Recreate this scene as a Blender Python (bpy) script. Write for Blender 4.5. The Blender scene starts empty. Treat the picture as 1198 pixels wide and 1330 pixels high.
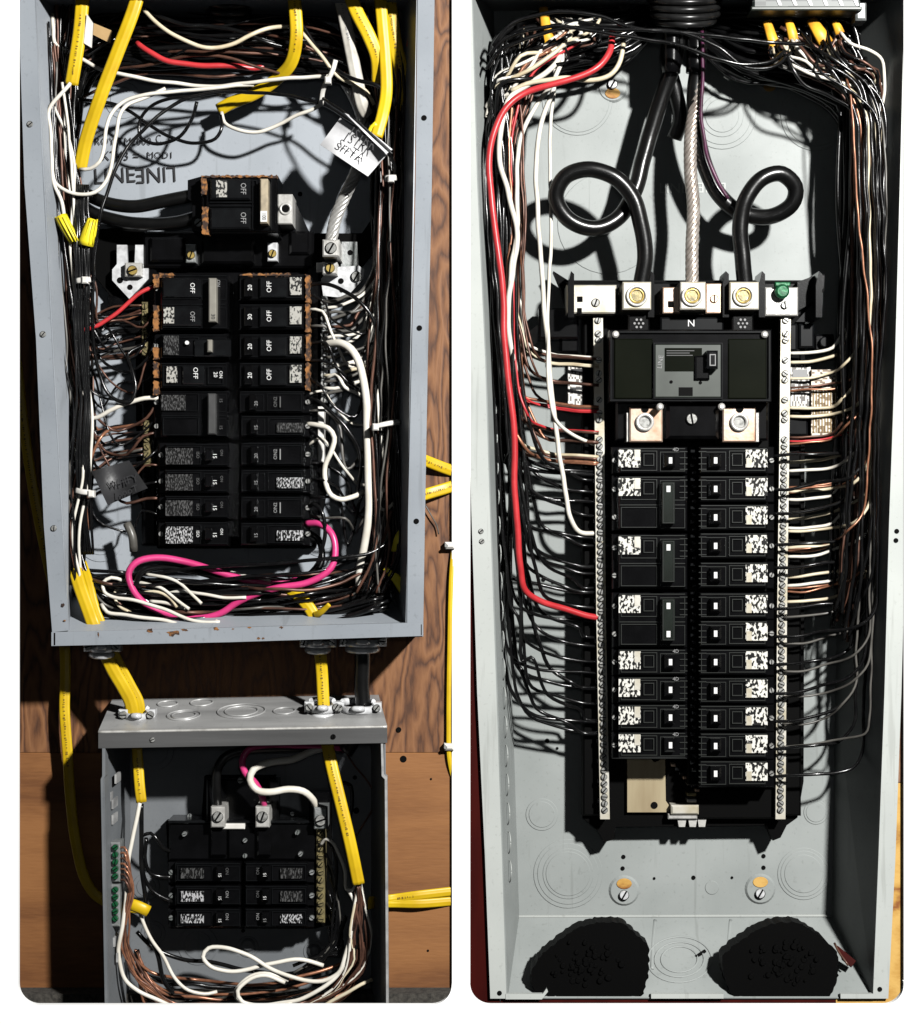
import bpy, math, random
from mathutils import Vector, Matrix, noise
random.seed(7)
R = random.Random(11)
C = bpy.context.scene.collection
SC = bpy.context.scene

# ---------------------------------------------------------------- camera, light, exposure
D = 1.6            # camera to wall, metres
S = 0.0007         # metres per photograph pixel on the wall plane
cam = bpy.data.cameras.new('camera'); camo = bpy.data.objects.new('camera', cam); C.objects.link(camo)
camo.location = (0, -D, 0); camo.rotation_euler = (math.radians(90), 0, 0)
cam.sensor_fit = 'VERTICAL'; cam.sensor_height = 24; cam.lens = 24 * D / (1330 * S)
cam.clip_start = 0.05; cam.clip_end = 50
SC.camera = camo
world = bpy.data.worlds.new('World'); SC.world = world; world.use_nodes = True
world.node_tree.nodes['Background'].inputs[0].default_value = (0.9, 0.95, 1.0, 1)
world.node_tree.nodes['Background'].inputs[1].default_value = 0.03
def lamp(name, loc, power, size, col):
    l = bpy.data.lights.new(name, 'POINT'); l.energy = power; l.shadow_soft_size = size; l.color = col
    o = bpy.data.objects.new(name, l); C.objects.link(o); o.location = loc; return o
lamp('work_lamp', (0.94, -1.8, 0.92), 425, 0.055, (1.0, 0.99, 0.965))
lamp('camera_fill', (0.03, -1.66, 0.07), 1.5, 0.012, (0.95, 0.98, 1.0))  # added fill near the camera, keeps shadows from going fully black
SC.view_settings.view_transform = 'Standard'; SC.view_settings.look = 'None'
SC.view_settings.exposure = 0.0; SC.view_settings.gamma = 1.0
SC.render.engine = 'CYCLES'
SC.cycles.use_denoising = True
SC.cycles.max_bounces = 6; SC.cycles.diffuse_bounces = 0

# ---------------------------------------------------------------- coordinates
def P(px, py, d):
    """photograph pixel on the plane d millimetres in front of the wall"""
    k = S * (D - d / 1000.0) / D
    return Vector(((px - 599) * k, -d / 1000.0, (665 - py) * k))
def mm(px, d=0): return px * S * (D - d / 1000.0) / D      # pixel length at a depth, in metres

# ---------------------------------------------------------------- materials
MATS = {}
def mat(name, col, rough=0.5, metal=0.0, col2=None, scale=60, lo=0.4, hi=0.7, bump=0.0, bscale=400, spec=0.5, stretch=None, detail=4, rough2=None, coat=0.0, speck=0.0):
    m = bpy.data.materials.new(name); m.use_nodes = True
    nt = m.node_tree; b = nt.nodes['Principled BSDF']
    b.inputs['Base Color'].default_value = (*col, 1); b.inputs['Roughness'].default_value = rough
    b.inputs['Metallic'].default_value = metal; b.inputs['Specular IOR Level'].default_value = spec
    if coat: b.inputs['Coat Weight'].default_value = coat; b.inputs['Coat Roughness'].default_value = 0.15
    tc = nt.nodes.new('ShaderNodeTexCoord'); src = tc.outputs['Object']
    if stretch:
        mp = nt.nodes.new('ShaderNodeMapping'); mp.inputs['Scale'].default_value = stretch
        nt.links.new(src, mp.inputs['Vector']); src = mp.outputs['Vector']
    if col2 is not None or rough2 is not None:
        n = nt.nodes.new('ShaderNodeTexNoise'); n.inputs['Scale'].default_value = scale; n.inputs['Detail'].default_value = detail
        nt.links.new(src, n.inputs['Vector'])
        r = nt.nodes.new('ShaderNodeMapRange'); r.inputs['From Min'].default_value = lo; r.inputs['From Max'].default_value = hi
        nt.links.new(n.outputs['Fac'], r.inputs['Value'])
        if col2 is not None:
            mx = nt.nodes.new('ShaderNodeMix'); mx.data_type = 'RGBA'
            mx.inputs['A'].default_value = (*col, 1); mx.inputs['B'].default_value = (*col2, 1)
            nt.links.new(r.outputs['Result'], mx.inputs['Factor']); nt.links.new(mx.outputs['Result'], b.inputs['Base Color'])
        if rough2 is not None:
            r2 = nt.nodes.new('ShaderNodeMapRange'); r2.inputs['To Min'].default_value = rough; r2.inputs['To Max'].default_value = rough2
            nt.links.new(n.outputs['Fac'], r2.inputs['Value']); nt.links.new(r2.outputs['Result'], b.inputs['Roughness'])
    if bump:
        n2 = nt.nodes.new('ShaderNodeTexNoise'); n2.inputs['Scale'].default_value = bscale; n2.inputs['Detail'].default_value = 3
        nt.links.new(src, n2.inputs['Vector'])
        bp = nt.nodes.new('ShaderNodeBump'); bp.inputs['Strength'].default_value = bump; bp.inputs['Distance'].default_value = 0.001
        nt.links.new(n2.outputs['Fac'], bp.inputs['Height']); nt.links.new(bp.outputs['Normal'], b.inputs['Normal'])
    if speck and b.inputs['Base Color'].is_linked:
        src2 = b.inputs['Base Color'].links[0].from_socket
        v = nt.nodes.new('ShaderNodeTexNoise'); v.inputs['Scale'].default_value = 260; v.inputs['Detail'].default_value = 6; nt.links.new(tc.outputs['Object'], v.inputs['Vector'])
        w = nt.nodes.new('ShaderNodeTexNoise'); w.inputs['Scale'].default_value = 16; w.inputs['Detail'].default_value = 5; mp3 = nt.nodes.new('ShaderNodeMapping'); mp3.inputs['Scale'].default_value = (9, 1, 0.5); mp3.inputs['Rotation'].default_value = (0, 0.35, 0)
        nt.links.new(tc.outputs['Object'], mp3.inputs['Vector']); nt.links.new(mp3.outputs['Vector'], w.inputs['Vector'])
        a1 = nt.nodes.new('ShaderNodeMapRange'); a1.inputs['From Min'].default_value = .60; a1.inputs['From Max'].default_value = .72; nt.links.new(v.outputs['Fac'], a1.inputs['Value'])
        a2 = nt.nodes.new('ShaderNodeMapRange'); a2.inputs['From Min'].default_value = .62; a2.inputs['From Max'].default_value = .70; nt.links.new(w.outputs['Fac'], a2.inputs['Value'])
        mxx = nt.nodes.new('ShaderNodeMath'); mxx.operation = 'MAXIMUM'; nt.links.new(a1.outputs['Result'], mxx.inputs[0]); nt.links.new(a2.outputs['Result'], mxx.inputs[1])
        ml = nt.nodes.new('ShaderNodeMath'); ml.operation = 'MULTIPLY'; ml.inputs[1].default_value = speck; nt.links.new(mxx.outputs[0], ml.inputs[0])
        m2 = nt.nodes.new('ShaderNodeMix'); m2.data_type = 'RGBA'; m2.inputs['B'].default_value = (col[0] * .45, col[1] * .44, col[2] * .42, 1)
        nt.links.new(ml.outputs[0], m2.inputs['Factor']); nt.links.new(src2, m2.inputs['A']); nt.links.new(m2.outputs['Result'], b.inputs['Base Color'])
    MATS[name] = m; return m

def wood(name, c_dark, c_mid, c_light, scale, dist, vec, rough=0.65, thr=(0.3, 0.62), det=2.0):
    m = bpy.data.materials.new(name); m.use_nodes = True
    nt = m.node_tree; b = nt.nodes['Principled BSDF']; b.inputs['Roughness'].default_value = rough
    tc = nt.nodes.new('ShaderNodeTexCoord'); mp = nt.nodes.new('ShaderNodeMapping'); mp.inputs['Scale'].default_value = vec
    nt.links.new(tc.outputs['Object'], mp.inputs['Vector'])
    big = nt.nodes.new('ShaderNodeTexNoise'); big.inputs['Scale'].default_value = scale; big.inputs['Detail'].default_value = det
    big.inputs['Distortion'].default_value = 0.3
    nt.links.new(mp.outputs['Vector'], big.inputs['Vector'])
    mul = nt.nodes.new('ShaderNodeMath'); mul.operation = 'MULTIPLY'; mul.inputs[1].default_value = dist
    nt.links.new(big.outputs['Fac'], mul.inputs[0])
    frac = nt.nodes.new('ShaderNodeMath'); frac.operation = 'PINGPONG'; frac.inputs[1].default_value = 1.0
    nt.links.new(mul.outputs[0], frac.inputs[0])
    fine = nt.nodes.new('ShaderNodeTexNoise'); fine.inputs['Scale'].default_value = 90; fine.inputs['Detail'].default_value = 5
    mp2 = nt.nodes.new('ShaderNodeMapping'); mp2.inputs['Scale'].default_value = tuple(v * 2.5 for v in vec)
    nt.links.new(tc.outputs['Object'], mp2.inputs['Vector']); nt.links.new(mp2.outputs['Vector'], fine.inputs['Vector'])
    add = nt.nodes.new('ShaderNodeMath'); add.operation = 'MULTIPLY_ADD'; add.inputs[1].default_value = 0.75
    sub = nt.nodes.new('ShaderNodeMath'); sub.operation = 'SUBTRACT'; sub.inputs[1].default_value = 0.38
    nt.links.new(fine.outputs['Fac'], add.inputs[0]); nt.links.new(frac.outputs[0], sub.inputs[0]); nt.links.new(sub.outputs[0], add.inputs[2])
    cr = nt.nodes.new('ShaderNodeValToRGB'); e = cr.color_ramp.elements
    e[0].position = thr[0] - 0.22; e[0].color = (*c_dark, 1); e[1].position = thr[1] + 0.25; e[1].color = (*c_light, 1)
    x = e.new((thr[0] + thr[1]) / 2); x.color = (*c_mid, 1)
    nt.links.new(add.outputs[0], cr.inputs['Fac']); nt.links.new(cr.outputs['Color'], b.inputs['Base Color'])
    bp = nt.nodes.new('ShaderNodeBump'); bp.inputs['Strength'].default_value = 0.25; bp.inputs['Distance'].default_value = 0.0008
    nt.links.new(add.outputs[0], bp.inputs['Height']); nt.links.new(bp.outputs['Normal'], b.inputs['Normal'])
    MATS[name] = m

def printed(name, paper, ink, cell, thr, rough=0.45):
    """flat print: rows of blotchy ink marks"""
    m = bpy.data.materials.new(name); m.use_nodes = True
    nt = m.node_tree; b = nt.nodes['Principled BSDF']; b.inputs['Roughness'].default_value = rough
    tc = nt.nodes.new('ShaderNodeTexCoord'); mp = nt.nodes.new('ShaderNodeMapping')
    mp.inputs['Scale'].default_value = (1 / cell[0], 1.0, 1 / cell[1]); nt.links.new(tc.outputs['Object'], mp.inputs['Vector'])
    sn = nt.nodes.new('ShaderNodeVectorMath'); sn.operation = 'FLOOR'; nt.links.new(mp.outputs['Vector'], sn.inputs[0])
    oi = nt.nodes.new('ShaderNodeObjectInfo')
    ad = nt.nodes.new('ShaderNodeVectorMath'); ad.operation = 'ADD'
    nt.links.new(sn.outputs[0], ad.inputs[0]); nt.links.new(oi.outputs['Random'], ad.inputs[1])
    wn = nt.nodes.new('ShaderNodeTexWhiteNoise'); wn.noise_dimensions = '3D'; nt.links.new(ad.outputs[0], wn.inputs['Vector'])
    gt = nt.nodes.new('ShaderNodeMath'); gt.operation = 'GREATER_THAN'; gt.inputs[1].default_value = thr; nt.links.new(wn.outputs['Value'], gt.inputs[0])
    mx = nt.nodes.new('ShaderNodeMix'); mx.data_type = 'RGBA'; mx.inputs['A'].default_value = (*paper, 1); mx.inputs['B'].default_value = (*ink, 1)
    nt.links.new(gt.outputs[0], mx.inputs['Factor']); nt.links.new(mx.outputs['Result'], b.inputs['Base Color'])
    MATS[name] = m

mat('border_white', (0.96, 0.96, 0.95), 0.7, col2=(0.95, 0.95, 0.94), scale=6, bump=0.03, bscale=300)
mat('grey_paint', (0.25, 0.272, 0.298), 0.42, col2=(0.205, 0.225, 0.25), scale=12, detail=8, bump=0.05, bscale=700, rough2=0.55, spec=0.35, speck=0.28)
mat('grey_back', (0.32, 0.345, 0.375), 0.45, col2=(0.265, 0.288, 0.315), scale=10, detail=8, bump=0.06, bscale=500, spec=0.3, speck=0.28)
mat('pale_paint', (0.300, 0.320, 0.312), 0.40, col2=(0.235, 0.254, 0.247), scale=11, detail=8, bump=0.05, bscale=600, rough2=0.55, spec=0.3, speck=0.28)
mat('pale_flange', (0.44, 0.46, 0.44), 0.45, col2=(0.39, 0.41, 0.395), scale=10, bump=0.04, bscale=700, spec=0.3, speck=0.28)
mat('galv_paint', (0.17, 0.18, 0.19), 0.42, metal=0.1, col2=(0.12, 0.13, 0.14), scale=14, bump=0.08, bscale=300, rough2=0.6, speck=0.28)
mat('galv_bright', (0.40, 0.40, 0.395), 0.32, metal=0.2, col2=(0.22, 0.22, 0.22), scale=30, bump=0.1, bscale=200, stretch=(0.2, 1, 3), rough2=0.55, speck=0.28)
mat('black_plastic', (0.002, 0.002, 0.0022), 0.2, col2=(0.0035, 0.0035, 0.004), scale=50, bump=0.05, bscale=900, spec=0.35)
mat('black_matte', (0.0012, 0.0012, 0.0012), 0.6, bump=0.08, bscale=700, spec=0.06)
mat('breaker_black', (0.0022, 0.0022, 0.0025), 0.16, col2=(0.004, 0.004, 0.0045), scale=70, bump=0.04, bscale=1200, spec=0.4)
mat('toggle_dark', (0.006, 0.0066, 0.0072), 0.2, col2=(0.0035, 0.0035, 0.004), scale=80, spec=0.45)
mat('olive_window', (0.003, 0.004, 0.002), 0.16, col2=(0.006, 0.007, 0.004), scale=12, spec=0.3)
mat('green_grey', (0.034, 0.042, 0.034), 0.4, col2=(0.02, 0.026, 0.02), scale=40)
mat('dark_hole', (0.004, 0.004, 0.004), 0.9, spec=0.05)
mat('tin', (0.60, 0.59, 0.56), 0.32, metal=0.4, col2=(0.36, 0.35, 0.33), scale=120, bump=0.15, bscale=500, rough2=0.5)
mat('zinc', (0.74, 0.75, 0.76), 0.25, metal=0.25, col2=(0.48, 0.48, 0.49), scale=160, bump=0.25, bscale=350)
mat('dull_zinc', (0.34, 0.35, 0.35), 0.45, metal=0.5, col2=(0.16, 0.18, 0.17), scale=120, bump=0.3, bscale=350)
mat('steel_screw', (0.46, 0.46, 0.44), 0.3, metal=0.45, col2=(0.2, 0.2, 0.19), scale=300, bump=0.1, bscale=900)
mat('brass', (0.55, 0.40, 0.12), 0.32, metal=0.5, col2=(0.30, 0.21, 0.07), scale=200, bump=0.1, bscale=500)
mat('bar_metal', (0.62, 0.60, 0.54), 0.36, metal=0.25, col2=(0.45, 0.40, 0.28), scale=45, bump=0.1, bscale=500)
mat('old_brass', (0.30, 0.25, 0.12), 0.4, metal=0.5, col2=(0.13, 0.11, 0.06), scale=150, bump=0.15, bscale=500)
mat('bus_tan', (0.50, 0.42, 0.27), 0.4, metal=0.45, col2=(0.36, 0.28, 0.17), scale=14, stretch=(4, 1, 0.6), bump=0.03)
mat('lug_copper', (0.66, 0.52, 0.42), 0.35, metal=0.6, col2=(0.46, 0.26, 0.16), scale=70, bump=0.1, bscale=400)
mat('green_screw', (0.012, 0.12, 0.045), 0.28, metal=0.3, col2=(0.008, 0.05, 0.022), scale=400, bump=0.1)
mat('rust', (0.29, 0.12, 0.03), 0.8, col2=(0.03, 0.014, 0.008), scale=240, lo=0.40, hi=0.58, bump=0.5, bscale=300)
mat('wire_black', (0.003, 0.003, 0.0033), 0.2, col2=(0.006, 0.006, 0.006), scale=120, bump=0.06, bscale=400, spec=0.4)
mat('cable_black', (0.003, 0.003, 0.003), 0.28, col2=(0.005, 0.005, 0.005), scale=90, bump=0.08, bscale=300, spec=0.5)
mat('wire_white', (0.70, 0.67, 0.60), 0.38, col2=(0.60, 0.56, 0.48), scale=60, bump=0.06, bscale=300)
mat('wire_grey', (0.10, 0.095, 0.085), 0.35, col2=(0.05, 0.047, 0.042), scale=60)
mat('wire_cream', (0.62, 0.55, 0.40), 0.4, col2=(0.46, 0.38, 0.25), scale=60, bump=0.06)
mat('wire_red', (0.50, 0.035, 0.04), 0.34, col2=(0.38, 0.02, 0.025), scale=60, bump=0.05)
mat('wire_pink', (0.60, 0.045, 0.19), 0.34, col2=(0.48, 0.03, 0.14), scale=50, bump=0.05)
mat('sheen_purple', (0.09, 0.015, 0.055), 0.34, col2=(0.02, 0.01, 0.015), scale=60, bump=0.05)
mat('bare_copper', (0.36, 0.16, 0.09), 0.3, metal=0.45, col2=(0.20, 0.085, 0.05), scale=150)
mat('brown_wire', (0.13, 0.06, 0.04), 0.4, metal=0.4, col2=(0.05, 0.025, 0.018), scale=100)
mat('sheath_yellow', (0.62, 0.42, 0.008), 0.42, col2=(0.52, 0.33, 0.006), scale=40, bump=0.12, bscale=90)
mat('sheath_orange', (0.80, 0.42, 0.03), 0.45, col2=(0.55, 0.22, 0.02), scale=80, bump=0.2, bscale=200)
mat('sheath_white', (0.50, 0.48, 0.43), 0.5, col2=(0.30, 0.28, 0.24), scale=60, bump=0.2, bscale=200)
mat('nut_yellow', (0.80, 0.68, 0.02), 0.4, col2=(0.70, 0.55, 0.02), scale=60, bump=0.1)
mat('ink_black', (0.012, 0.012, 0.014), 0.6)
mat('ink_brown', (0.16, 0.09, 0.006), 0.6)
mat('ink_white', (0.66, 0.66, 0.65), 0.6)
mat('ink_grey', (0.22, 0.22, 0.22), 0.6)
mat('ink_dim', (0.07, 0.07, 0.07), 0.6)
mat('nylon_white', (0.72, 0.70, 0.66), 0.4, col2=(0.6, 0.58, 0.54), scale=80)
mat('tape_white', (0.60, 0.60, 0.61), 0.35, col2=(0.42, 0.42, 0.43), scale=40, bump=0.3, bscale=120)
mat('tape_grey', (0.028, 0.028, 0.030), 0.4, col2=(0.016, 0.016, 0.016), scale=40, bump=0.3, bscale=120)
mat('paper_tan', (0.50, 0.33, 0.15), 0.7, col2=(0.4, 0.25, 0.1), scale=40)
mat('ivory_strip', (0.22, 0.21, 0.18), 0.45, col2=(0.16, 0.15, 0.13), scale=80)
mat('grey_strip', (0.055, 0.055, 0.055), 0.45, col2=(0.03, 0.03, 0.03), scale=80)
mat('tan_strip', (0.36, 0.30, 0.21), 0.5, col2=(0.25, 0.21, 0.15), scale=200)
mat('alu', (0.55, 0.54, 0.52), 0.28, metal=0.5, col2=(0.45, 0.44, 0.42), scale=200)
mat('alu_warm', (0.70, 0.63, 0.57), 0.3, metal=0.7, col2=(0.45, 0.38, 0.33), scale=150)
mat('hub_metal', (0.03, 0.03, 0.03), 0.3, metal=0.6, col2=(0.01, 0.01, 0.01), scale=60)
mat('gravel', (0.055, 0.050, 0.042), 0.95, col2=(0.018, 0.016, 0.014), scale=260, bump=1.0, bscale=300)
mat('red_stain', (0.040, 0.003, 0.002), 0.6, spec=0.08, col2=(0.02, 0.0015, 0.0012), scale=10, stretch=(4, 1, 0.7), bump=0.1)
wood('plywood', (0.065, 0.024, 0.009), (0.145, 0.058, 0.021), (0.215, 0.094, 0.036), 15, 19.0, (2.2, 1, 0.5), thr=(0.12, 0.62), det=2.6)
wood('pine', (0.14, 0.052, 0.014), (0.20, 0.080, 0.023), (0.255, 0.108, 0.033), 7.0, 5.0, (0.3, 1, 2.2), thr=(0.2, 0.62))
wood('gold_pine', (0.22, 0.07, 0.01), (0.46, 0.25, 0.05), (0.56, 0.34, 0.09), 9.0, 10.0, (1.0, 1, 1.6), thr=(0.2, 0.6))
wood('brown_board', (0.02, 0.006, 0.004), (0.09, 0.03, 0.018), (0.25, 0.13, 0.07), 9.0, 6.0, (1.5, 1, 0.6), thr=(0.3, 0.7))
mat('lip_grey', (0.13, 0.13, 0.13), 0.35, metal=0.4, col2=(0.09, 0.09, 0.09), scale=30, bump=0.1, bscale=200, stretch=(0.2, 1, 3))
printed('label_print', (0.62, 0.60, 0.56), (0.10, 0.09, 0.08), (0.0014, 0.0023), 0.62)
printed('label_tan', (0.66, 0.60, 0.50), (0.14, 0.09, 0.05), (0.0024, 0.0018), 0.52)
def smudged(name, paper, ink, scl, thr):
    """worn print: thin smeared strokes of ink"""
    m = bpy.data.materials.new(name); m.use_nodes = True
    nt = m.node_tree; b = nt.nodes['Principled BSDF']; b.inputs['Roughness'].default_value = 0.5; b.inputs['Specular IOR Level'].default_value = .2
    tc = nt.nodes.new('ShaderNodeTexCoord'); mp = nt.nodes.new('ShaderNodeMapping'); mp.inputs['Scale'].default_value = scl; nt.links.new(tc.outputs['Object'], mp.inputs['Vector'])
    oi = nt.nodes.new('ShaderNodeObjectInfo'); ad = nt.nodes.new('ShaderNodeVectorMath'); ad.operation = 'MULTIPLY_ADD'; ad.inputs[1].default_value = (97, 97, 97)
    nt.links.new(oi.outputs['Random'], ad.inputs[0]); nt.links.new(mp.outputs['Vector'], ad.inputs[2])
    n = nt.nodes.new('ShaderNodeTexNoise'); n.inputs['Scale'].default_value = 1.0; n.inputs['Detail'].default_value = 1.5; nt.links.new(ad.outputs[0], n.inputs['Vector'])
    r = nt.nodes.new('ShaderNodeMapRange'); r.inputs['From Min'].default_value = thr - .03; r.inputs['From Max'].default_value = thr + .03; nt.links.new(n.outputs['Fac'], r.inputs['Value'])
    mx = nt.nodes.new('ShaderNodeMix'); mx.data_type = 'RGBA'; mx.inputs['A'].default_value = (*paper, 1); mx.inputs['B'].default_value = (*ink, 1)
    nt.links.new(r.outputs['Result'], mx.inputs['Factor']); nt.links.new(mx.outputs['Result'], b.inputs['Base Color']); MATS[name] = m
smudged('sticker_new', (0.62, 0.61, 0.56), (0.006, 0.006, 0.006), (430, 1, 270), 0.505)
smudged('sticker_old', (0.36, 0.35, 0.32), (0.02, 0.02, 0.02), (520, 1, 330), 0.53)
smudged('sticker_dark', (0.004, 0.004, 0.004), (0.07, 0.07, 0.07), (1100, 1, 360), 0.54)
smudged('sticker_mid', (0.004, 0.004, 0.004), (0.42, 0.42, 0.43), (950, 1, 400), 0.53)
mat('handle_green', (0.010, 0.014, 0.011), 0.25, col2=(0.006, 0.008, 0.006), scale=60)
mat('ridge_glint', (0.022, 0.024, 0.022), 0.3)  # lighter than the plastic: edge highlights put into the colour
printed('plate_stripe', (0.07, 0.08, 0.075), (0.015, 0.02, 0.018), (0.02, 0.004), 0.7)

# ---------------------------------------------------------------- geometry collector
class G:
    def __init__(s): s.v = []; s.f = []; s.sm = []; s.mi = []
    def add(s, verts, faces, smooth=False):
        o = len(s.v); s.v += [Vector(v) for v in verts]
        for f in faces: s.f.append([i + o for i in f]); s.sm.append(smooth)
        return s
    def box(s, x0, y0, x1, y1, d0, d1, c=0.0):
        """front face drawn in photograph pixels at depth d1, straight sides back to d0, chamfer c mm round the front"""
        a = P(x0, y0, d1); b = P(x1, y1, d1); X0, X1, Z1, Z0 = a.x, b.x, a.z, b.z
        f, k = -d1 / 1000, -d0 / 1000; q = c / 1000
        q = min(q, abs(X1 - X0) * .45, abs(Z1 - Z0) * .45)
        def rect(y, i): return [(X0 + i, y, Z0 + i), (X1 - i, y, Z0 + i), (X1 - i, y, Z1 - i), (X0 + i, y, Z1 - i)]
        if q <= 0:
            return s.add(rect(k, 0) + rect(f, 0), [(3, 2, 1, 0), (4, 5, 6, 7), (0, 1, 5, 4), (1, 2, 6, 5), (2, 3, 7, 6), (3, 0, 4, 7)])
        fs = [(3, 2, 1, 0), (8, 9, 10, 11)]
        for b0 in (0, 4):
            for i in range(4): fs.append((b0 + i, b0 + (i + 1) % 4, b0 + 4 + (i + 1) % 4, b0 + 4 + i))
        return s.add(rect(k, 0) + rect(f + q, 0) + rect(f, q), fs)
    def prism(s, pts, d0, d1):
        n = len(pts); A = [P(x, y, d1) for x, y in pts]
        area = sum(A[i].x * A[(i + 1) % n].z - A[(i + 1) % n].x * A[i].z for i in range(n))
        if area < 0: A.reverse()
        B = [Vector((a.x, -d0 / 1000, a.z)) for a in A]
        return s.add(A + B, [tuple(range(n)), tuple(range(2 * n - 1, n - 1, -1))] + [(i, n + i, n + (i + 1) % n, (i + 1) % n) for i in range(n)])
    def quad(s, a, b, c, d, t=0.0012):
        """a thin sheet through four points (each px,py,depth), thickness t metres"""
        q = [P(*p) for p in (a, b, c, d)]; n = (q[1] - q[0]).cross(q[3] - q[0]).normalized() * t
        w = [p + n for p in q]
        return s.add(q + w, [(0, 1, 2, 3), (7, 6, 5, 4), (0, 4, 5, 1), (1, 5, 6, 2), (2, 6, 7, 3), (3, 7, 4, 0)])
    def frame(s, x0, y0, x1, y1, d0, d1, w):
        s.box(x0, y0, x1, y0 + w, d0, d1); s.box(x0, y1 - w, x1, y1, d0, d1)
        s.box(x0, y0 + w, x0 + w, y1 - w, d0, d1); s.box(x1 - w, y0 + w, x1, y1 - w, d0, d1); return s
    def cyl(s, px, py, d0, d1, r, seg=16, c=0.0, ry=None):
        o = P(px, py, d1); q = mm(r, d1); qy = mm(ry, d1) if ry else q; ch = c / 1000
        rings = []
        for y, e in ((-d0 / 1000, 0), (-d1 / 1000 + ch, 0), (-d1 / 1000, ch)):
            rings.append([(o.x + (q - e) * math.cos(t), y, o.z + (qy - e) * math.sin(t)) for t in [2 * math.pi * i / seg for i in range(seg)]])
        b = len(s.v); s.v += [Vector(v) for r_ in rings for v in r_]
        for k in range(2):
            for i in range(seg):
                j = (i + 1) % seg; s.f.append([b + k * seg + i, b + k * seg + j, b + (k + 1) * seg + j, b + (k + 1) * seg + i]); s.sm.append(k == 0)
        s.f.append([b + 2 * seg + i for i in range(seg)]); s.sm.append(False)
        s.f.append([b + i for i in reversed(range(seg))]); s.sm.append(False)
        return s
    def ring(s, px, py, d0, d1, ro, ri, seg=28, a0=0, a1=360, sy=1.0):
        """flat raised ring or arc"""
        o = P(px, py, d1); full = (a1 - a0) >= 360; n = seg if full else seg + 1
        vs = []
        for i in range(n):
            t = math.radians(a0 + (a1 - a0) * i / seg); c, q = math.cos(t), math.sin(t) * sy
            for r, y in ((mm(ri, d1), d0), (mm(ri, d1), d1), (mm(ro, d1), d1), (mm(ro, d1), d0)):
                vs.append((o.x + r * c, -y / 1000, o.z + r * q))
        fs = []
        for i in range(seg):
            j = (i + 1) % n
            for k in range(3): fs.append((4 * i + k + 1, 4 * i + k, 4 * j + k, 4 * j + k + 1))
        return s.add(vs, fs, True)
    def screw(s, px, py, d0, d1, r, ang=30):
        """slotted screw head: a disc carrying two half discs either side of the slot"""
        s.cyl(px, py, d0, d1 - 0.8, r, 16, 0.0); s.mi.append(len(s.f) - 2)  # slot floor coloured dark so the slot reads as shaded
        o = P(px, py, d1); q = mm(r, d1) * 0.93; g = q * 0.2
        for sg in (0, 1):
            base = math.radians(ang) + sg * math.pi; a_in = math.asin(g / q)
            pts = [(q * math.cos(a_in + (math.pi - 2 * a_in) * i / 8 + base), q * math.sin(a_in + (math.pi - 2 * a_in) * i / 8 + base)) for i in range(9)]
            n = 9
            F = [(o.x + x * .9, o.y, o.z + z * .9) for x, z in pts]; B = [(o.x + x, o.y + 0.0010, o.z + z) for x, z in pts]
            s.add(F + B, [tuple(range(n))] + [(i, n + i, n + (i + 1) % n, (i + 1) % n) for i in range(n)])
        return s
    def tube(s, pts, r, flat=None, sides=8, step=5.0, r2=None, cap=True, twist=0.0, off=(0, 0), wob=0.0):
        """swept tube through (px,py,depth) points; r, flat are half width and half thickness in pixels"""
        w = [P(*p) for p in pts]; path = catmull(w, mm(step)); n = len(path)
        q0 = mm(r, pts[len(pts) // 2][2]); qt = mm(flat, pts[len(pts) // 2][2]) if flat else q0
        if wob and flat is None: path = [p + noise.noise_vector(p * 45) * (wob * min(1, i / 4, (n - 1 - i) / 4)) for i, p in enumerate(path)]
        up = None; b = len(s.v)
        for i, p in enumerate(path):
            t = (path[min(i + 1, n - 1)] - path[max(i - 1, 0)]).normalized()
            if flat is not None:
                sd = t.cross(Vector((0, 1, 0)))
                if sd.length < 0.25 and up is not None: sd = up
                sd = (sd - t * sd.dot(t)).normalized()
                if up is not None and sd.dot(up) < 0: sd = -sd
                up = sd
            else:
                if up is None: up = t.orthogonal().normalized()
                up = (up - t * up.dot(t)).normalized(); sd = up
            nb = t.cross(sd)
            k = 1.0 if r2 is None else 1 + (r2 / r - 1) * i / max(1, n - 1)
            c = p
            if off != (0, 0) or twist:
                a = twist * i + off[1]; c = p + (sd * math.cos(a) + nb * math.sin(a)) * mm(off[0])
            for j in range(sides):
                a = 2 * math.pi * j / sides; u = math.cos(a); gr = 1.0 if flat is None or sides < 16 else 1 - .30 * math.exp(-((abs(u) - .36) / .16) ** 2)
                s.v.append(c + sd * (q0 * k * u) + nb * (qt * k * math.sin(a) * gr))
        for i in range(n - 1):
            for j in range(sides):
                m = (j + 1) % sides; s.f.append([b + i * sides + j, b + i * sides + m, b + (i + 1) * sides + m, b + (i + 1) * sides + j]); s.sm.append(True)
        if cap:
            s.f.append([b + j for j in reversed(range(sides))]); s.sm.append(False)
            s.f.append([b + (n - 1) * sides + j for j in range(sides)]); s.sm.append(False)
        return s

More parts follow.
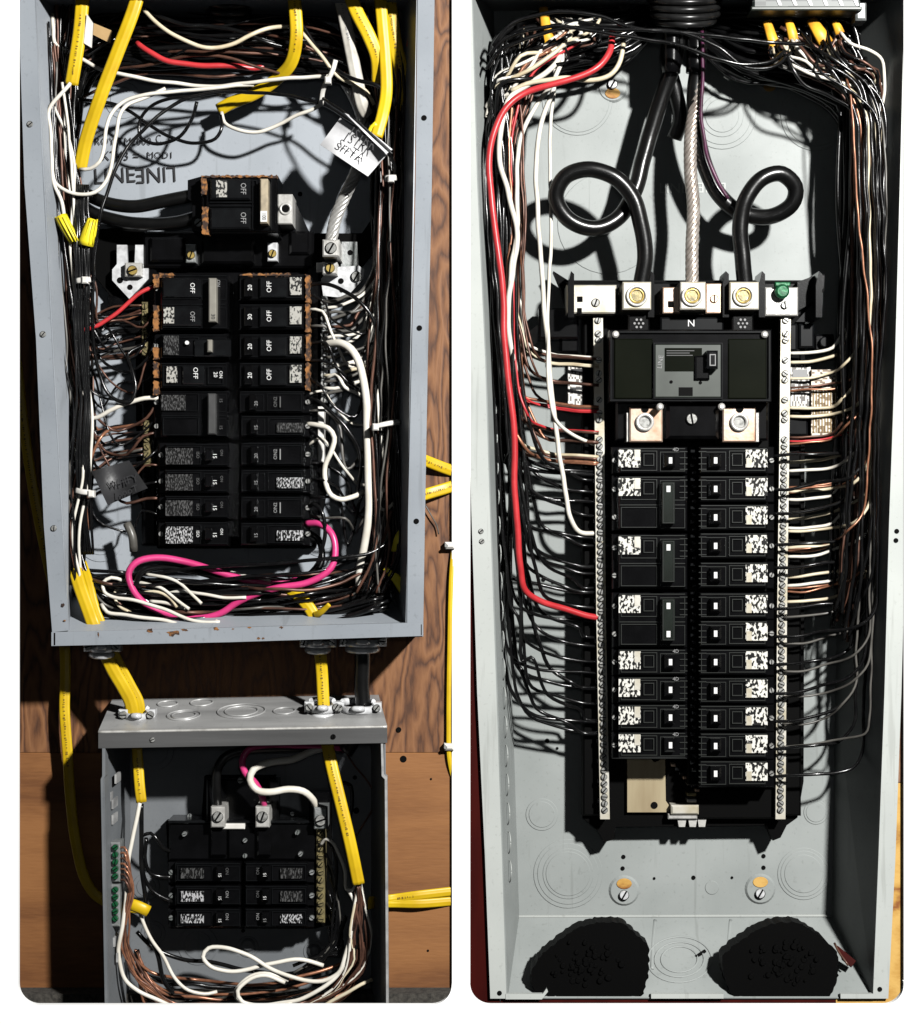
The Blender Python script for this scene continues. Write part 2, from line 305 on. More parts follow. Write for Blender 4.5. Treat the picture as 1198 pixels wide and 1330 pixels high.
def knock(px, py, d, rs):
    """stamped knockout: shallow discs, each a little prouder than the one round it"""
    g = G()
    for k, r in enumerate(sorted(rs, reverse=True)): g.cyl(px, py, d - .5, d + .7 + .55 * k, r, 36, .45)
    return g
def ragged(x0, y0, x1, y1, d0, d1, amp=1.1, step=2.5):
    """irregular patch: a rectangle whose outline is eaten away"""
    rr = random.Random(int(x0 * 31 + y0 * 17)); c = [(x0, y0), (x1, y0), (x1, y1), (x0, y1)]; out = []
    for (ax, ay), (bx, by) in zip(c, c[1:] + c[:1]):
        n = max(2, int(math.hypot(bx - ax, by - ay) / step))
        for i in range(n): out.append((ax + (bx - ax) * i / n + rr.uniform(-amp, amp), ay + (by - ay) * i / n + rr.uniform(-amp, amp)))
    return G().prism(out, d0, d1)
def catmull(w, step):
    if len(w) == 2: return [w[0].lerp(w[1], i / 6) for i in range(7)]
    q = [w[0] * 2 - w[1]] + w + [w[-1] * 2 - w[-2]]; out = []
    for i in range(1, len(q) - 2):
        p0, p1, p2, p3 = q[i - 1:i + 3]
        t1 = max((p1 - p0).length, 1e-6) ** .5; t2 = t1 + max((p2 - p1).length, 1e-6) ** .5; t3 = t2 + max((p3 - p2).length, 1e-6) ** .5
        n = max(2, int((p2 - p1).length / step))
        for k in range(n):
            t = t1 + (t2 - t1) * k / n
            A1 = p0 * ((t1 - t) / t1) + p1 * (t / t1); A2 = p1 * ((t2 - t) / (t2 - t1)) + p2 * ((t - t1) / (t2 - t1)); A3 = p2 * ((t3 - t) / (t3 - t2)) + p3 * ((t - t2) / (t3 - t2))
            B1 = A1 * ((t2 - t) / t2) + A2 * (t / t2); B2 = A2 * ((t3 - t) / (t3 - t1)) + A3 * ((t - t1) / (t3 - t1))
            out.append(B1 * ((t2 - t) / (t2 - t1)) + B2 * ((t - t1) / (t2 - t1)))
    out.append(w[-1]); return out

def lerp_tab(tab, y):
    if y <= tab[0][0]: return tab[0][1]
    for (y0, x0), (y1, x1) in zip(tab, tab[1:]):
        if y <= y1: return x0 + (x1 - x0) * (y - y0) / (y1 - y0)
    return tab[-1][1]
ROOMS = [  # photograph extent, back depth, rim depth, then left/right wall at the back and at the rim
 ((0, 604, -99, 822), 4, 99, [(0, 92)], [(0, 44), (818, 88)], [(0, 512)], [(0, 543), (810, 529)]),
 ((0, 604, 950, 1400), 4, 94, [(0, 168)], [(960, 133), (1330, 140)], [(0, 484)], [(955, 501), (1330, 503)]),
 ((604, 1300, -99, 1300), -92, 2, [(14, 640), (460, 650), (900, 664), (1190, 673)], [(0, 613), (460, 630), (900, 645), (1297, 658)], [(14, 1100), (460, 1094), (900, 1085), (1190, 1081)], [(0, 1175), (460, 1163), (900, 1149), (1297, 1134)])]
def inside(p, m=4.0):
    """keep a wire point between the side walls of the enclosure it runs in"""
    x, y, d = p
    for (x0, x1, y0, y1), a, b, lb, lr, rbk, rr_ in ROOMS:
        if x0 <= x <= x1 and y0 <= y <= y1:
            d = max(a + 3, min(d, b - 2)); u = (d - a) / (b - a)
            lo = lerp_tab(lb, y) * (1 - u) + lerp_tab(lr, y) * u + m; hi = lerp_tab(rbk, y) * (1 - u) + lerp_tab(rr_, y) * u - m
            return (max(lo, min(x, hi)), y, d)
    return p
# ---------------------------------------------------------------- objects
def wloc(o):
    v = Vector(o.location)
    while o.parent: o = o.parent; v += Vector(o.location)
    return v
def mk(name, g, m, parent=None, label=None, cat=None, group=None, kind=None):
    me = bpy.data.meshes.new(name)
    if parent is None:
        lo = [min(v[i] for v in g.v) for i in range(3)]; hi = [max(v[i] for v in g.v) for i in range(3)]
        org = Vector(((lo[0] + hi[0]) / 2, hi[1], lo[2]))
    else: org = wloc(parent)
    me.from_pydata([v - org for v in g.v], [], g.f)
    me.polygons.foreach_set('use_smooth', g.sm); me.materials.append(MATS[m])
    if g.mi:
        me.materials.append(MATS['dark_hole'])
        for i in g.mi: me.polygons[i].material_index = 1
    me.update()
    o = bpy.data.objects.new(name, me); C.objects.link(o)
    if parent is None: o.location = org
    else: o.parent = parent
    tagit(o, label, cat, group, kind); return o
def tagit(o, label=None, cat=None, group=None, kind=None):
    if label: o['label'] = label
    if cat: o['category'] = cat
    if group: o['group'] = group
    if kind: o['kind'] = kind
def thing(name, at, label, cat, group=None):
    o = bpy.data.objects.new(name, None); C.objects.link(o); o.location = P(*at); o.empty_display_size = 0.01
    tagit(o, label, cat, group); return o
_txt = {}
def text_mesh(s, m):
    if (s, m) not in _txt:
        cu = bpy.data.curves.new('lettering', 'FONT'); cu.body = s; cu.size = 1; cu.align_x = 'CENTER'; cu.align_y = 'CENTER'; cu.extrude = 0.004; cu.resolution_u = 2
        o = bpy.data.objects.new('lettering', cu); C.objects.link(o)
        dg = bpy.context.evaluated_depsgraph_get(); me = bpy.data.meshes.new_from_object(o.evaluated_get(dg))
        me.name = 'lettering'; me.materials.clear(); me.materials.append(MATS[m])
        bpy.data.objects.remove(o); bpy.data.curves.remove(cu); _txt[(s, m)] = me
    return _txt[(s, m)]
def text(s, px, py, d, hpx, rot, m, parent, sx=1.0, bold=0):
    """lettering facing the viewer: rot degrees clockwise as seen"""
    o = bpy.data.objects.new('lettering', text_mesh(s, m)); C.objects.link(o)
    o.parent = parent; k = mm(hpx, d) / 0.69
    o.matrix_local = Matrix.Translation(P(px, py, d) - wloc(parent)) @ Matrix.Rotation(math.radians(rot), 4, 'Y') @ Matrix.Rotation(math.radians(90), 4, 'X') @ Matrix.Diagonal((k * sx, k, k * 0.1, 1))
    return o
def wire(name, label, m, pts, r, group=None, flat=None, cat='wire', sides=8, step=5.0):
    if name == 'wire' and m in ('wire_white', 'wire_cream'): name = 'neutral_wire'
    if name == 'wire' and m in ('bare_copper', 'brown_wire'): name = 'ground_wire'
    return mk(name, G().tube(pts, r, flat, sides, step, wob=0.0012 if r < 4 else 0.0006), m, None, label, cat, group)
def cable(label, m, pts, r, flat, marks=(), group=None, name='sheathed_cable', ink='ink_brown'):
    """flat sheathed cable; marks are (from, to) shares of its length that carry small print"""
    g = G().tube(pts, r, flat, 22, 4.0); o = mk(name, g, m, None, label, 'cable', group)
    if marks:
        path = catmull([P(*p) for p in pts], mm(4.0)); n = len(path); rr = random.Random(len(pts) * 7 + int(pts[0][0]))
        t_ = mm(flat, pts[len(pts) // 2][2])
        for a, b in marks:
            k = G(); i = a * (n - 1)
            while i < b * (n - 1) - 1:
                i0 = int(i); p = path[i0].lerp(path[i0 + 1], i - i0); t = (path[i0 + 1] - path[i0]).normalized(); sd = t.cross(Vector((0, 1, 0))).normalized()
                nn = sd.cross(t).normalized()
                if nn.y > 0: nn = -nn
                L = rr.choice([0.0006, 0.0009, 0.0014]); h = rr.choice([0.0006, 0.0009]); c = p + nn * (t_ + 0.0001) + sd * rr.uniform(-.0003, .0003)
                k.add([c - t * L / 2 - sd * h, c + t * L / 2 - sd * h, c + t * L / 2 + sd * h, c - t * L / 2 + sd * h], [(0, 1, 2, 3)])
                i += rr.choice([0.55, 0.7, 0.9, 1.3])
            mk('printing', k, ink, o)
    return o
def screw_row(parent, pts, d0, d1, r, m, name='screw'):
    """alike screws sharing one mesh"""
    base = None; out = []
    for i, (x, y) in enumerate(pts):
        if i < 4 or not out:
            g = G().screw(x, y, d0, d1, r, R.uniform(0, 180)); o = mk(name, g, m, parent)
            c = P(x, y, d1); off = c - wloc(parent); o.data.transform(Matrix.Translation(-off)); o.location = off
        else:
            o = out[i % 4].copy(); C.objects.link(o); o.location = P(x, y, d1) - wloc(parent)
        out.append(o)
    return out
# ================================================================ setting
def rounded(x0, y0, x1, y1, r, corners):
    """outline with rounded lower corners ('l','r')"""
    p = [(x0, y0), (x1, y0)]
    if 'r' in corners: p += [(x1 - r + r * math.cos(t), y1 - r + r * math.sin(t)) for t in [math.radians(a) for a in range(0, 91, 9)]]
    else: p.append((x1, y1))
    if 'l' in corners: p += [(x0 + r + r * math.cos(t), y1 - r + r * math.sin(t)) for t in [math.radians(a) for a in range(90, 181, 9)]]
    else: p.append((x0, y1))
    return p
g = G()
for (x0, y0, x1, y1) in ((-400, -400, 604, 1800), (1190, -400, 1700, 1800), (604, 1312, 1190, 1800), (604, -400, 1190, -60)):
    g.box(x0, y0, x1, y1, -30, -1.5)
mk('wall', g, 'border_white', kind='structure', label='plain white wall added behind both panels for the border')  # white wall added in place of the blank border
mk('white_margin', G().box(587, -60, 611, 1420, -1.5, 5, 0.4), 'border_white', None, 'narrow added white batten standing between the two panels', 'margin')  # made-up piece standing for the blank white border between the panels
mk('white_margin', G().box(1174, -60, 1290, 1420, -1.5, 5, 0.4), 'border_white', None, 'wide added white batten beside the new pale panel', 'margin')  # made-up piece standing for the border on this side
fa = [(-120, -60), (24, -60), (24, 1279)] + [(24 + 26 - 26 * math.cos(math.radians(a)), 1279 + 26 * math.sin(math.radians(a))) for a in range(9, 91, 9)]
fil = lambda cx, sg: [(cx + sg * 26 * math.sin(math.radians(a)), 1279 + 26 * math.cos(math.radians(a))) for a in range(0, 91, 9)]
fa += fil(561, 1) + list(reversed(fil(637, -1))) + fil(1148, 1) + [(1174, 1275), (1330, 1275), (1330, 1440), (-120, 1440)]
mk('white_surround', G().prism(fa, 103, 108), 'border_white', None, 'added white fascia boxing in the side and foot of the panels', 'surround')  # made-up border piece, set forward so the box shadows miss it
mk('plywood_sheet', G().box(-30, -60, 587, 977.6, -14, 0, 0.5), 'plywood', None, 'weathered brown plywood sheet behind the older grey panel', 'plywood')
mk('timber_board', G().box(8, 977.8, 587, 1292, -14, 0.6, 0.8), 'pine', None, 'smooth orange brown timber board behind the small sub panel', 'board')
mk('ground', G().box(-30, 1291, 587, 1400, -14, 22), 'gravel', kind='structure', label='dark gritty ground at the foot of the timber board')
# dark nail heads and holes on the boards
for x, y, r in ((524, 986, 4.5), (518, 948, 3.5), (560, 1012, 1.5), (556, 1235, 1.6)):
    mk('nail', G().cyl(x, y, -2, 1.2, r, 12, 0.3), 'dark_hole', None, 'dark nail head sunk into the boards by the sub panel', 'nail', 'nail heads in the boards')
# boards behind the new panel
mk('stained_board', G().prism([(605, -60), (606, 300), (618, 660), (630, 940), (650, 1310), (605, 1310)], -14, -1), 'red_stain', None, 'dark red stained board along the left edge of the new panel', 'board')
mk('stained_board', G().prism([(651, 1294), (1085, 1294), (1085, 1310), (651, 1310)], -14, -1), 'red_stain', None, 'dark red stained rail under the new panel', 'board')
mk('brown_board', G().prism([(1184, -60), (1200, -60), (1200, 1016), (1156, 1016), (1164, 800), (1170, 600), (1180, 240)], -14, -1), 'brown_board', None, 'short dark grained board edge beside the new panel', 'board')
mk('golden_board', G().prism([(1155, 1017), (1200, 1017), (1200, 1310), (1086, 1310), (1086, 1294), (1142, 1293)], -14, -1), 'gold_pine', None, 'bright golden pine board at the lower right of the new panel', 'board')

# cables and clips outside the boxes
cable('long yellow cable hanging down the plywood beside the grey panel', 'sheath_yellow',
      [(18, 440, 10), (24, 490, 10), (32, 560, 10), (46, 650, 10), (60, 720, 10), (76, 790, 12), (84, 840, 14), (85, 880, 18), (84, 920, 20), (88, 980, 20), (92, 1040, 18), (98, 1090, 16), (110, 1140, 14), (124, 1162, 12), (145, 1174, 14), (165, 1178, 18), (185, 1181, 22), (193, 1184, 24)], 7, 3.4, ((.05, .45), (.58, .7)))
cable('yellow cable sloping down out of the grey panel side', 'sheath_yellow', [(524, 580, 40), (532, 590, 30), (552, 598, 14), (575, 607, 6), (592, 613, 0)], 7.5, 3.6, ((.4, .9),))
cable('yellow cable rising toward the grey panel side', 'sheath_yellow', [(592, 630, 0), (580, 634, 5), (553, 642, 12), (535, 648, 30)], 7.5, 3.6, ((.1, .8),))
cable('yellow cable clipped down the edge of the plywood', 'sheath_yellow', [(592, 690, 1), (587, 740, 4), (584, 850, 4), (583, 940, 4), (584, 985, 4), (591, 1020, 0)], 3.2, 2.4)
for i, (y0, y1, lb) in enumerate(((1168, 1157, 'upper yellow cable leaving the sub panel across the timber board'), (1173, 1170, 'lower yellow cable leaving the sub panel across the timber board'))):
    cable(lb, 'sheath_yellow', [(480, y0 + 2, 30), (505, y0, 9), (545, (y0 + y1) / 2 + 2 * i, 8), (592, y1, 0)], 6, 2.8, ((.4, .6),) if i == 0 else ())
for x, y, lb in ((583, 708, 'small white cable clip high on the plywood edge'), (582, 970, 'white cable clip at the joint of plywood and timber')):
    t = thing('cable_clip', (x, y, 0), lb, 'clip', 'cable clips')
    mk('saddle', G().box(x - 5, y - 4, x + 8, y + 5, 0, 10, 2), 'nylon_white', t); mk('nail', G().cyl(x - 3, y + 1, 9, 11, 2.2, 10), 'steel_screw', t)
wire('bare_wire', 'thin pale wire dangling on the plywood beside the grey panel', 'wire_grey', [(552, 655, 6), (560, 668, 5), (568, 682, 4), (570, 694, 4)], .9)
# ================================================================ older grey panel
box = thing('panel_enclosure', (310, 832, 0), 'older grey steel panel enclosure hanging on plywood, crammed with wires', 'enclosure')
BL, BR, BT, BB = 92, 512, 24, 775         # back panel edges
mk('back_panel', G().box(BL, BT, BR, BB, 1, 4), 'grey_back', box)
rimL = lambda y: 44 + (88 - 44) * y / 818; rimR = lambda y: 543 + (529 - 543) * y / 810
mk('side_wall', G().quad((BL, BT, 4), (rimL(-9), -9, 99), (rimL(820), 820, 99), (BL, BB, 4)), 'grey_back', box)
mk('side_wall', G().quad((rimR(-9), -9, 99), (BR, BT, 4), (BR, BB, 4), (rimR(812), 812, 99)), 'grey_back', box)
mk('top_wall', G().quad((rimL(-9), -9, 99), (rimR(-9), -9, 99), (BR, BT, 4), (BL, BT, 4)), 'grey_back', box)
mk('bottom_wall', G().quad((BL, BB, 4), (BR, BB, 4), (rimR(812), 812, 99), (rimL(820), 820, 99)), 'grey_back', box)
mk('flange', G().prism([(23, -30), (44, -30), (56, 240), (67, 440), (80, 680), (89, 819), (68, 821), (57, 680), (47, 440), (32, 240)], 96, 100.5), 'grey_paint', box)
mk('flange', G().prism([(543, -30), (565, -30), (561, 240), (556, 460), (552, 680), (550, 809), (529, 810), (530, 680), (535, 460), (540, 240)], 96, 100.5), 'grey_paint', box)
mk('flange', G().prism([(67, 821), (300, 815), (550, 808.5), (550, 826), (300, 834), (67, 839)], 95, 101.5), 'grey_paint', box)
mk('outer_side', G().quad((68, 839, 96), (550, 827, 96), (545, 822, 6), (75, 830, 6)), 'grey_paint', box)
g = G().box(70, 822, 72, 838, 101, 101.7); g.box(547, 811, 548, 825, 101, 101.7); mk('seam', g, 'dark_hole', box)
for x, y, s in ((39, 161, 1), (56, 434, 1), (70, 686, 1), (551, 153, 0), (545, 426, 0), (541, 677, 0), (543, 824, 0)):
    if s: mk('flange_screw', G().screw(x, y, 100, 102.2, 4.0, R.uniform(0, 90)), 'steel_screw', box)
    else: mk('screw_hole', G().cyl(x, y, 100, 101.0, 3.6 if y < 800 else 2.5, 14), 'dark_hole', box)
for x, y, rx, ry in ((195, 819, 6, 2.5), (226, 822, 9, 4.5), (240, 818, 5, 2), (281, 817, 5, 2.2), (324, 815, 3, 1.5), (366, 815, 2.5, 1.5), (336, 829, 3, 1.6), (342, 829, 2, 1.5), (128, 824, 1.2, 3.5), (82, 786, 2, 2.5), (84, 806, 1.5, 1.5), (303, 817, 1.6, 1.2)):
    rr = random.Random(int(x * 7 + y)); pts = [(x + rx * rr.uniform(.45, 1.25) * math.cos(2 * math.pi * k / 11), y + ry * rr.uniform(.4, 1.3) * math.sin(2 * math.pi * k / 11)) for k in range(11)]
    mk('paint_chip', G().prism(pts, 101, 101.8), 'rust', box)
for x, y in ((97, 500), (390, 252), (134, 300)): mk('screw_hole', G().cyl(x, y, 3.5, 4.6, 3, 12), 'dark_hole', box)
for x, y, r in ((160, 130, 24), (118, 110, 16), (420, 690, 34), (130, 700, 30), (470, 520, 26)):
    mk('knockout', knock(x, y, 4, (r, r * .7)), 'grey_back', box)
mk('back_screw', G().screw(201, 82, 4, 8, 6, 50), 'steel_screw', box)
# lettering on the back panel
text('LINE', 149, 229, 5.6, 20, -3, 'ink_black', box, .95); text('LINE', 203, 226, 5.6, 20, 177, 'ink_black', box, .92)
text('ROY TM2000', 160, 184, 5.6, 9.5, 0, 'ink_black', box, .95); text('C', 206, 181, 5, 11, 0, 'ink_black', box, .7)
text('KT43 =', 157, 203, 5.6, 12, 0, 'ink_black', box, .9); text('MOD1', 208, 202, 5.6, 8.5, 0, 'ink_black', box, 1.0)

hub = thing('conduit_hub', (298, 30, 30), 'dark conduit hub half hidden above the wires of the grey panel', 'conduit hub')
for k, (y, r) in enumerate(((4, 30), (14, 27), (23, 22))): mk('thread', G().tube([(298 + r * math.cos(a), y + 4 * math.sin(a), 36 + .7 * r * math.sin(a)) for a in [2 * math.pi * i / 20 for i in range(21)]], 4, sides=8), 'hub_metal', hub)
mk('red_tag', G().quad((534, 20, 70), (540, 26, 72), (538, 62, 70), (528, 60, 66)), 'wire_red', None, 'red tag tucked against the right wall of the grey panel', 'tag')
# ---- mounting pan
pan = thing('mounting_pan', (300, 715, 4), 'black plastic mounting pan carrying the breakers of the older grey panel', 'mounting pan')
g = G().prism([(112, 300), (150, 296), (178, 296), (200, 303), (470, 303), (484, 283), (490, 283), (490, 322), (470, 345), (430, 388), (426, 600), (424, 640), (410, 712), (205, 712), (178, 640), (176, 395), (150, 392), (118, 352)], 6, 16)
mk('base', g, 'black_matte', pan)
mk('upper_block', G().box(186, 300, 408, 348, 10, 30, 2), 'black_plastic', pan)
for x0, y0, x1, y1, h in ((195, 308, 240, 340, 36), (262, 306, 330, 342, 38), (376, 300, 402, 330, 34), (100, 292, 114, 350, 22), (140, 384, 176, 400, 20), (184, 345, 203, 708, 26), (398, 345, 416, 705, 26), (196, 352, 406, 700, 22)):
    mk('block', G().box(x0, y0, x1, y1, 14, h, 2), 'black_plastic', pan)
mk('arm', G().tube([(486, 280, 26), (489, 300, 26), (486, 322, 26)], 3, sides=6), 'toggle_dark', pan)
mk('arm', G().prism([(384, 262), (402, 302), (380, 302)], 12, 30), 'toggle_dark', pan)
for x, y, b in ((354, 328, 'zinc'), (248, 330, 'dull_zinc')):
    c = mk('screw_clip', G().box(x - 6.5, y - 13, x + 6.5, y + 11, 20, 40, .8), b, pan); mk('screw', G().screw(x, y + 1, 40, 43, 5.2, 70), 'brass', c)
mk('neutral_bracket', G().prism([(152, 318), (165, 318), (166, 342), (175, 342), (176, 318), (189, 318), (189, 342), (193, 345), (193, 362), (180, 376), (168, 388), (146, 364), (146, 350), (152, 343)], 24, 28), 'zinc', pan)
for x, y, r in ((156, 364, 4), (169, 373, 3.6)): mk('hole', G().cyl(x, y, 27, 28.4, r, 14), 'dark_hole', pan)
c = mk('screw_clip', G().box(162, 341, 184, 359, 27, 36, 1), 'tin', pan); mk('screw', G().screw(172, 351, 35, 39, 6.5, 20), 'brass', c)
mk('lug', G().box(419, 311, 441, 333, 20, 62, 1.2), 'tin', pan); mk('lug_screw', G().screw(430, 322, 61, 64, 7.6, 60), 'steel_screw', pan)
mk('clip', G().box(411, 341, 421, 353, 24, 36, .6), 'tin', pan)
c = mk('screw_clip', G().box(419, 340, 438, 356, 24, 44, 1), 'tin', pan); mk('screw', G().screw(429, 348, 43, 47, 6.2, 80), 'brass', c)
mk('steel_plate', G().prism([(444, 314), (464, 314), (466, 345), (443, 347)], 16, 20), 'dull_zinc', pan)
mk('neutral_bracket', G().prism([(417, 362), (432, 347), (466, 345), (474, 350), (472, 362), (452, 384), (438, 386), (420, 384)], 24, 28), 'zinc', pan)
mk('bracket_screw', G().screw(463, 359, 27, 31, 7, 60), 'steel_screw', pan)
mk('hole', G().cyl(443, 365, 27, 28.4, 3.8, 14), 'dark_hole', pan); mk('hole', G().cyl(444, 377, 27, 28.4, 3, 14), 'dark_hole', pan)
mk('hole', G().cyl(455, 328, 19, 20.5, 3.5, 12), 'dark_hole', pan)
nb = mk('neutral_bar', G().box(417, 384, 424, 522, 24, 42, .8), 'dull_zinc', pan)
screw_row(nb, [(420.5, 392 + 10.6 * i) for i in range(13)], 41, 44, 4.2, 'steel_screw')
mk('ivory_strip', G().box(413, 528, 421, 601, 20, 38, .6), 'nylon_white', pan)
nb = mk('neutral_bar', G().box(184, 392, 192, 462, 24, 40, .8), 'old_brass', pan); screw_row(nb, [(188, 398 + 10 * i) for i in range(7)], 39, 42, 4, 'old_brass')
nb = mk('neutral_bar', G().box(186, 546, 195, 606, 24, 40, .8), 'old_brass', pan); screw_row(nb, [(190.5, 551 + 10 * i) for i in range(6)], 39, 42, 4, 'old_brass')

# ---- breakers
def breaker(x0, y0, x1, y1, d0, d1, side, label, style, group, poles=1, on=None):
    """side -1: terminals at the low x end, +1: at the high x end"""
    t = thing('circuit_breaker', ((x0 + x1) / 2, y1, d0), label, 'breaker', group)
    W = x1 - x0; H = y1 - y0
    X = (lambda u: x0 + u * W) if side < 0 else (lambda u: x1 - u * W)
    def bx(g, u0, v0, u1, v1, a, b, c=0): 
        p, q = sorted((X(u0), X(u1))); return g.box(p, y0 + v0 * H, q, y0 + v1 * H, a, b, c)
    body = G(); bx(body, 0.0, 0.0, 1.0, 1.0, d0, d1 - 12, 1.0)
    mk('body', body, 'breaker_black', t)
    deck = G(); bx(deck, .09, .03, .985, .97, d1 - 13, d1 - 3, 1.2); mk('face', deck, 'breaker_black', t)
    ph = 1.0 / poles
    for k in range(poles):
        v = k * ph
        rg = G(); p, q = sorted((X(.12), X(.60))); rg.frame(p, y0 + (v + .14 * ph) * H, q, y0 + (v + .88 * ph) * H, d1 - 4, d1 - 1.6, .9)
        p, q = sorted((X(.64), X(.97))); rg.frame(p, y0 + (v + .18 * ph) * H, q, y0 + (v + .9 * ph) * H, d1 - 4, d1 - 2.2, .8)
        rg.box(min(X(.1), X(.97)), y0 + (v + .05 * ph) * H, max(X(.1), X(.97)), y0 + (v + .05 * ph) * H + 1.0, d1 - 4, d1 - 2)
        mk('ridge', rg, 'ridge_glint' if style == 'new' else 'toggle_dark', t)
        en = G(); p = X(.035); en.screw(p, y0 + (v + .5 * ph) * H, d1 - 14, d1 - 9, 3.6, R.uniform(0, 180)); mk('terminal_screw', en, 'steel_screw' if style != 'dim' else 'dull_zinc', t)
    return t, X, (lambda v: y0 + v * H)
def toggle(t, X, x_u, ya, yb, d1, m='toggle_dark', w=.055, h=7):
    p, q = sorted((X(x_u - w), X(x_u + w))); return mk('toggle', G().box(p, ya, q, yb, d1 - 4, d1 + h, 1.2), m, t)
def sticker(t, X, u0, u1, ya, yb, d1, m):
    p, q = sorted((X(u0), X(u1))); return mk('sticker', G().box(p, ya, q, yb, d1 - 3.2, d1 - 1.2), m, t)
GRP = 'breakers in the older grey panel'
DB = 62
ord_ = ['top', 'second', 'third', 'fourth', 'fifth', 'sixth', 'seventh', 'eighth', 'ninth', 'bottom']
rcol = [(356, 391), (394, 429), (433, 467), (470, 505), (507, 537), (539, 568), (574, 606), (609, 641), (644, 675), (678, 709)]
for i, (a, b) in enumerate(rcol):
    h = b - a; x0, x1 = (309, 403) if i < 5 else (311, 403)
    lab = '%s black breaker in the column beside the %s' % (ord_[i], 'rusted right edge and OFF lettering' if i < 4 else 'white strip, lettering faint')
    if i >= 4: lab = '%s black breaker in the column served by white and pink wires' % ord_[i]
    t, X, Y = breaker(x0, a, x1, b, 20, DB, 1, lab, 'old', GRP)
    cy = (a + b) / 2
    if i < 4:
        mk('rusted_edge', ragged(397, a + 1, 402.6, b + 2, DB - 14, DB - 2.5), 'rust', t)
        if i == 0: mk('rusted_edge', ragged(312, a - 1, 376, a + 3, DB - 14, DB - 2.5), 'rust', t)
        sticker(t, X, .12, .28, a + 4, b - 8, DB + .6, 'sticker_old')
        mk('rocker', G().box(337, a + 4, 372, b - 5, DB - 4, DB + 1, 1.2), 'toggle_dark', t)
        toggle(t, X, .86, a + 4, b - 6, DB, 'black_plastic', .055, 3)
        text('OFF', 350, cy - 1, DB + 1.3, 6.2, -90, 'ink_white', t, .95); text('20' if i != 1 else '30', 325, cy, DB + 3.3, 5.5, -90, 'ink_white', t)
    else:
        if i in (5, 7, 9): sticker(t, X, .10, .47, a + .35 * h, b - .22 * h, DB + 1, 'sticker_mid' if i != 5 else 'sticker_dark')
        else:
            text('ON2', 358, cy, DB + .4, 4.5, -90, 'ink_grey' if i > 4 else 'ink_dim', t); mk('printing', G().box(363.5, cy - 7, 364.8, cy + 7, DB - 2, DB - .8), 'ink_grey' if i > 4 else 'ink_dim', t)
        toggle(t, X, .80, a + 5, b - 5, DB, 'black_plastic', .045, 5)
        text('15' if i % 2 else '20', 333, cy + 2, DB + 5.3, 4.5, -90, 'ink_grey', t)
lcol = [(356, 430, 'two-pole'), (433, 466, 'dot'), (470, 505, 'off'), (507, 569, 'dim'), (575, 607, 'p'), (609, 641, 'p'), (643, 674, 'p'), (677, 710, 'last')]
lname = ['two-pole rusted black breaker with grey handle tie under the main breaker', 'black breaker with white dot and printed face under the rusted two-pole one', 'rusted black breaker reading OFF and 20 in the column by the silver bracket',
         'two-pole black breaker with dull grey handle tie below the OFF and 20 breaker', 'black breaker with faint print just under the dull two-pole breaker', 'black breaker with faint print, second under the dull two-pole breaker', 'black breaker with faint print, third under the dull two-pole breaker', 'lowest black breaker with bright white print above the pink wire loop']
